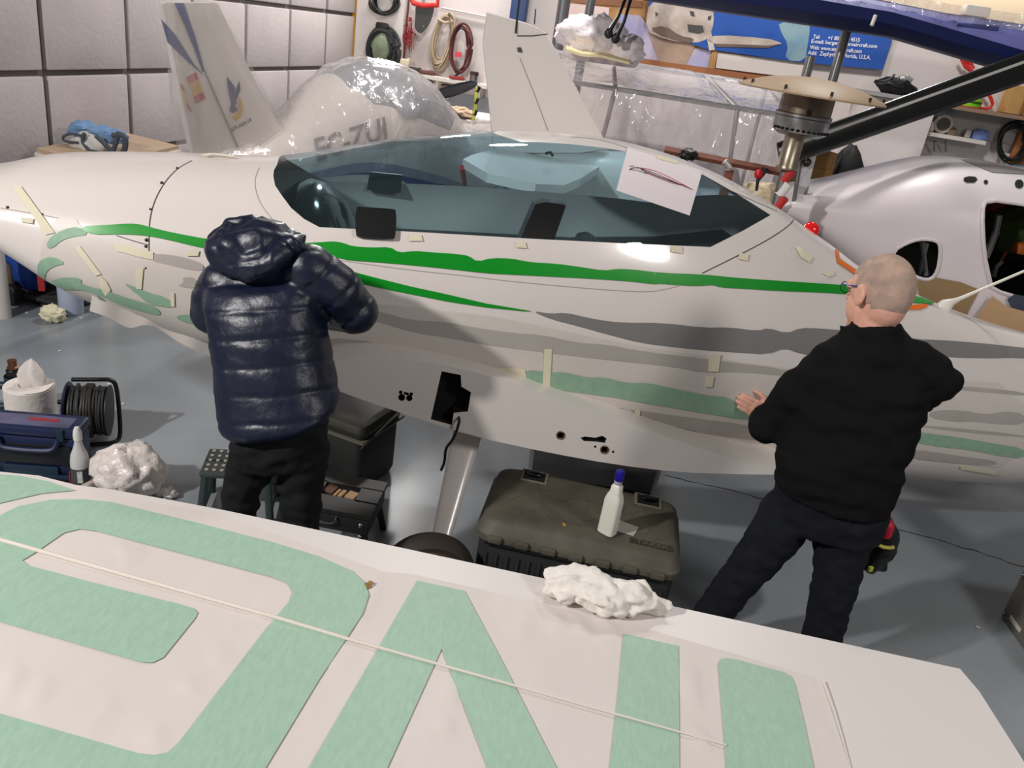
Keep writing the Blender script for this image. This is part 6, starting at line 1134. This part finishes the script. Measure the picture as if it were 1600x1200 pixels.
Yk = 7.4; q = P(1322, 262, Yk); bp_ = thing('backpack', 'tall black backpack standing between brown box and hose coil', 'backpack', V(q[0], Yk, 0)); m1 = MB(); zt2 = P(1312, 224, Yk)[2]
m1.ball((q[0], Yk, zt2-.36), (.17, .12, .36), 16, 2., .12); m1.build('pack', mat('pack_black', (14, 14, 15), .7), bp_); MB().tube(smoothline([(q[0]-.1, Yk-.1, zt2-.1), (q[0]-.16, Yk-.12, zt2-.3), (q[0]-.14, Yk-.1, zt2-.6)], 2), .014, 6).build('strap', mat('strap_black', (40, 40, 40), .6), bp_); MB().box((q[0], Yk, (zt2-.72)/2), (.5, .4, zt2-.72), r=.01).build('base_crate', mat('crate_dark', (36, 36, 38), .7), bp_)
q = P(1276, 262, 6.95); tag(MB().box((q[0]-.06, 6.95, P(1282, 234, 6.95)[2]/2), (.3, .26, P(1282, 234, 6.95)[2]), rotz(8), r=.008).box((q[0]-.06, 6.82, P(1282, 234, 6.95)[2]-.08), (.26, .02, .1), rotz(8)).build('brown_carton', mat('carton_brown', (134, 98, 52), .8)), 'tall brown carton standing left of the black backpack', 'box')
q = P(1350, 278, 7.8); tag(MB().box((q[0], 7.9, q[2]/2), (1.2, .5, q[2]), r=.02).box((q[0], 7.62, q[2]-.1), (1.1, .02, .1)).build('dark_chest', mat('chest_dark', (34, 34, 40), .7)), 'long dark chest standing below the hose coil', 'chest')
# ================================================================== white fuselage shell at the right
A5 = Body((2.2, 5.75, 0), 97, [(1195, 310), (1232, 291), (1300, 281), (1350, 268), (1400, 255), (1440, 247), (1480, 246), (1540, 252), (1600, 263), (1690, 280)], [(-2.2, 1.3), (1232, 350), (1290, 390), (1350, 450), (1410, 510), (1500, 560), (1650, 600)],
          [(-1.15, .22), (-.85, .27), (-.4, .4), (0, .52), (.4, .6), (1.0, .62), (1.6, .6), (2.0, .58)], zf=.55, nt=2.6, nb=3.0, boff=-.4)
fr_a = thing('fuselage_shell', 'unfinished white high-wing fuselage shell with empty door opening at the right', 'fuselage', A5.O); 
rwin = A5.par(dens(smoothpoly([(1386, 397), (1428, 373), (1462, 374), (1471, 385), (1463, 436), (1432, 436)], 2), 8)); door = A5.par(dens(smoothpoly([(1534, 330), (1541, 312), (1600, 320), (1655, 330), (1660, 480), (1600, 467), (1550, 452), (1546, 437), (1537, 395)], 1), 8))
primer = mat('primer_white', (216, 208, 210), .4, var=(1.2, .05)); s5, c5 = A5.shell('hull', primer, fr_a, [rwin, door], ds=.05, nth=90)
for nm, u in (('window_rim', rwin), ('door_rim', door)): MB().tube(A5.pt(u[:, 0], u[:, 1], .004), .012, 6, closed=True).build(nm, primer, fr_a)
for px in ([(1506, 278), (1514, 276), (1524, 277), (1527, 281), (1522, 286), (1510, 286), (1505, 283)], circ(1592, 288, 7, 12), circ(1540, 285, 3.5, 10)): A5.decal('port_hole', px, dark_hole, .004, fr_a)
A5.decal('roof_window', [(1501, 250), (1525, 249), (1560, 256), (1600, 266), (1640, 276), (1640, 283), (1600, 273), (1550, 270)], mat('roof_grey', (136, 132, 130), .4), .004, fr_a)
tt = MB().loft([[A5.O+A5.a*s_+V(0, 0, z)+A5.n*y for y, z in ((-.45, .75), (.45, .75), (.5, 1.25), (-.5, .9))] for s_ in (-.2, 1.9)]); tt.build('cabin_tub', mat('tub_dark', (20, 20, 19), .8), fr_a)
MB().loft([[A5.O+A5.a*s_+A5.n*.42+V(0, 0, z)+A5.n*y for y, z in ((0, .8), (.05, .8), (.05, 1.62), (0, 1.62))] for s_ in (-.1, 1.9)]).build('far_liner', mat('liner_dark', (26, 26, 24), .8), fr_a)
for x0, y0, x1_, y1_, r in ((1561, 336, 1556, 362, .022), (1556, 362, 1540, 402, .026), (1566, 408, 1556, 418, .016), (1556, 418, 1552, 432, .016), (1440, 378, 1446, 430, .02), (1448, 380, 1436, 428, .016)): MB().cyl(P(x0, y0, 5.55), P(x1_, y1_, 5.55), r, n=10).build('seat_tube', mat('tube_pale', (172, 172, 172), .35, .5), fr_a)
q = P(1582, 362, 5.7); tag(crumple('green_cloth', q, (.22, .14, .16), .3, mat('cloth_green', (60, 78, 36), .9), seed=4.), 'olive green cloth bundle inside the empty door opening', 'cloth')
q = P(1578, 328, 5.95); tag(MB().box(q, (.42, .25, .12), rotz(6), r=.01).box(q+V(0, 0, .07), (.38, .2, .03), rotz(6)).build('orange_crate', mat('crate_orange', (176, 92, 36), .7)), 'orange brown crate at the top of the door opening', 'crate')
q = P(1597, 386, 5.6); tag(MB().box(q, (.16, .2, .07), rotz(4), r=.008).cyl(q+V(-.13, 0, -.25), q+V(-.06, 0, .1), .008, n=6).build('orange_case', mat('case_orange', (206, 112, 44), .6)), 'small bright orange case inside the door opening', 'case')
kraft = mat('kraft_paper', (190, 156, 118), .8, bump=(14, .7, .012))
A5.decal('kraft_mask', [(1432, 436), (1462, 433), (1500, 440), (1530, 452), (1506, 498), (1496, 510), (1440, 480)], mat('kraft_dark', (150, 124, 88), .8, bump=(12, .5, .01)), .01, fr_a)
c = A5.decal('kraft_skirt', [(1548, 460), (1570, 476), (1600, 484), (1660, 494), (1660, 560), (1540, 540), (1520, 500)], kraft, .03, fr_a)
A5.decal('blue_sill', [(1572, 466), (1584, 458), (1660, 474), (1660, 500), (1600, 488), (1578, 478)], mat('sill_blue', (52, 60, 78), .6), .02, fr_a)
for x in (-.6, 1.4): p = A5.O+A5.a*x; MB().cyl(V(p[0], p[1], 0), V(p[0], p[1], .9), .06).build('stand_leg', steel, fr_a)
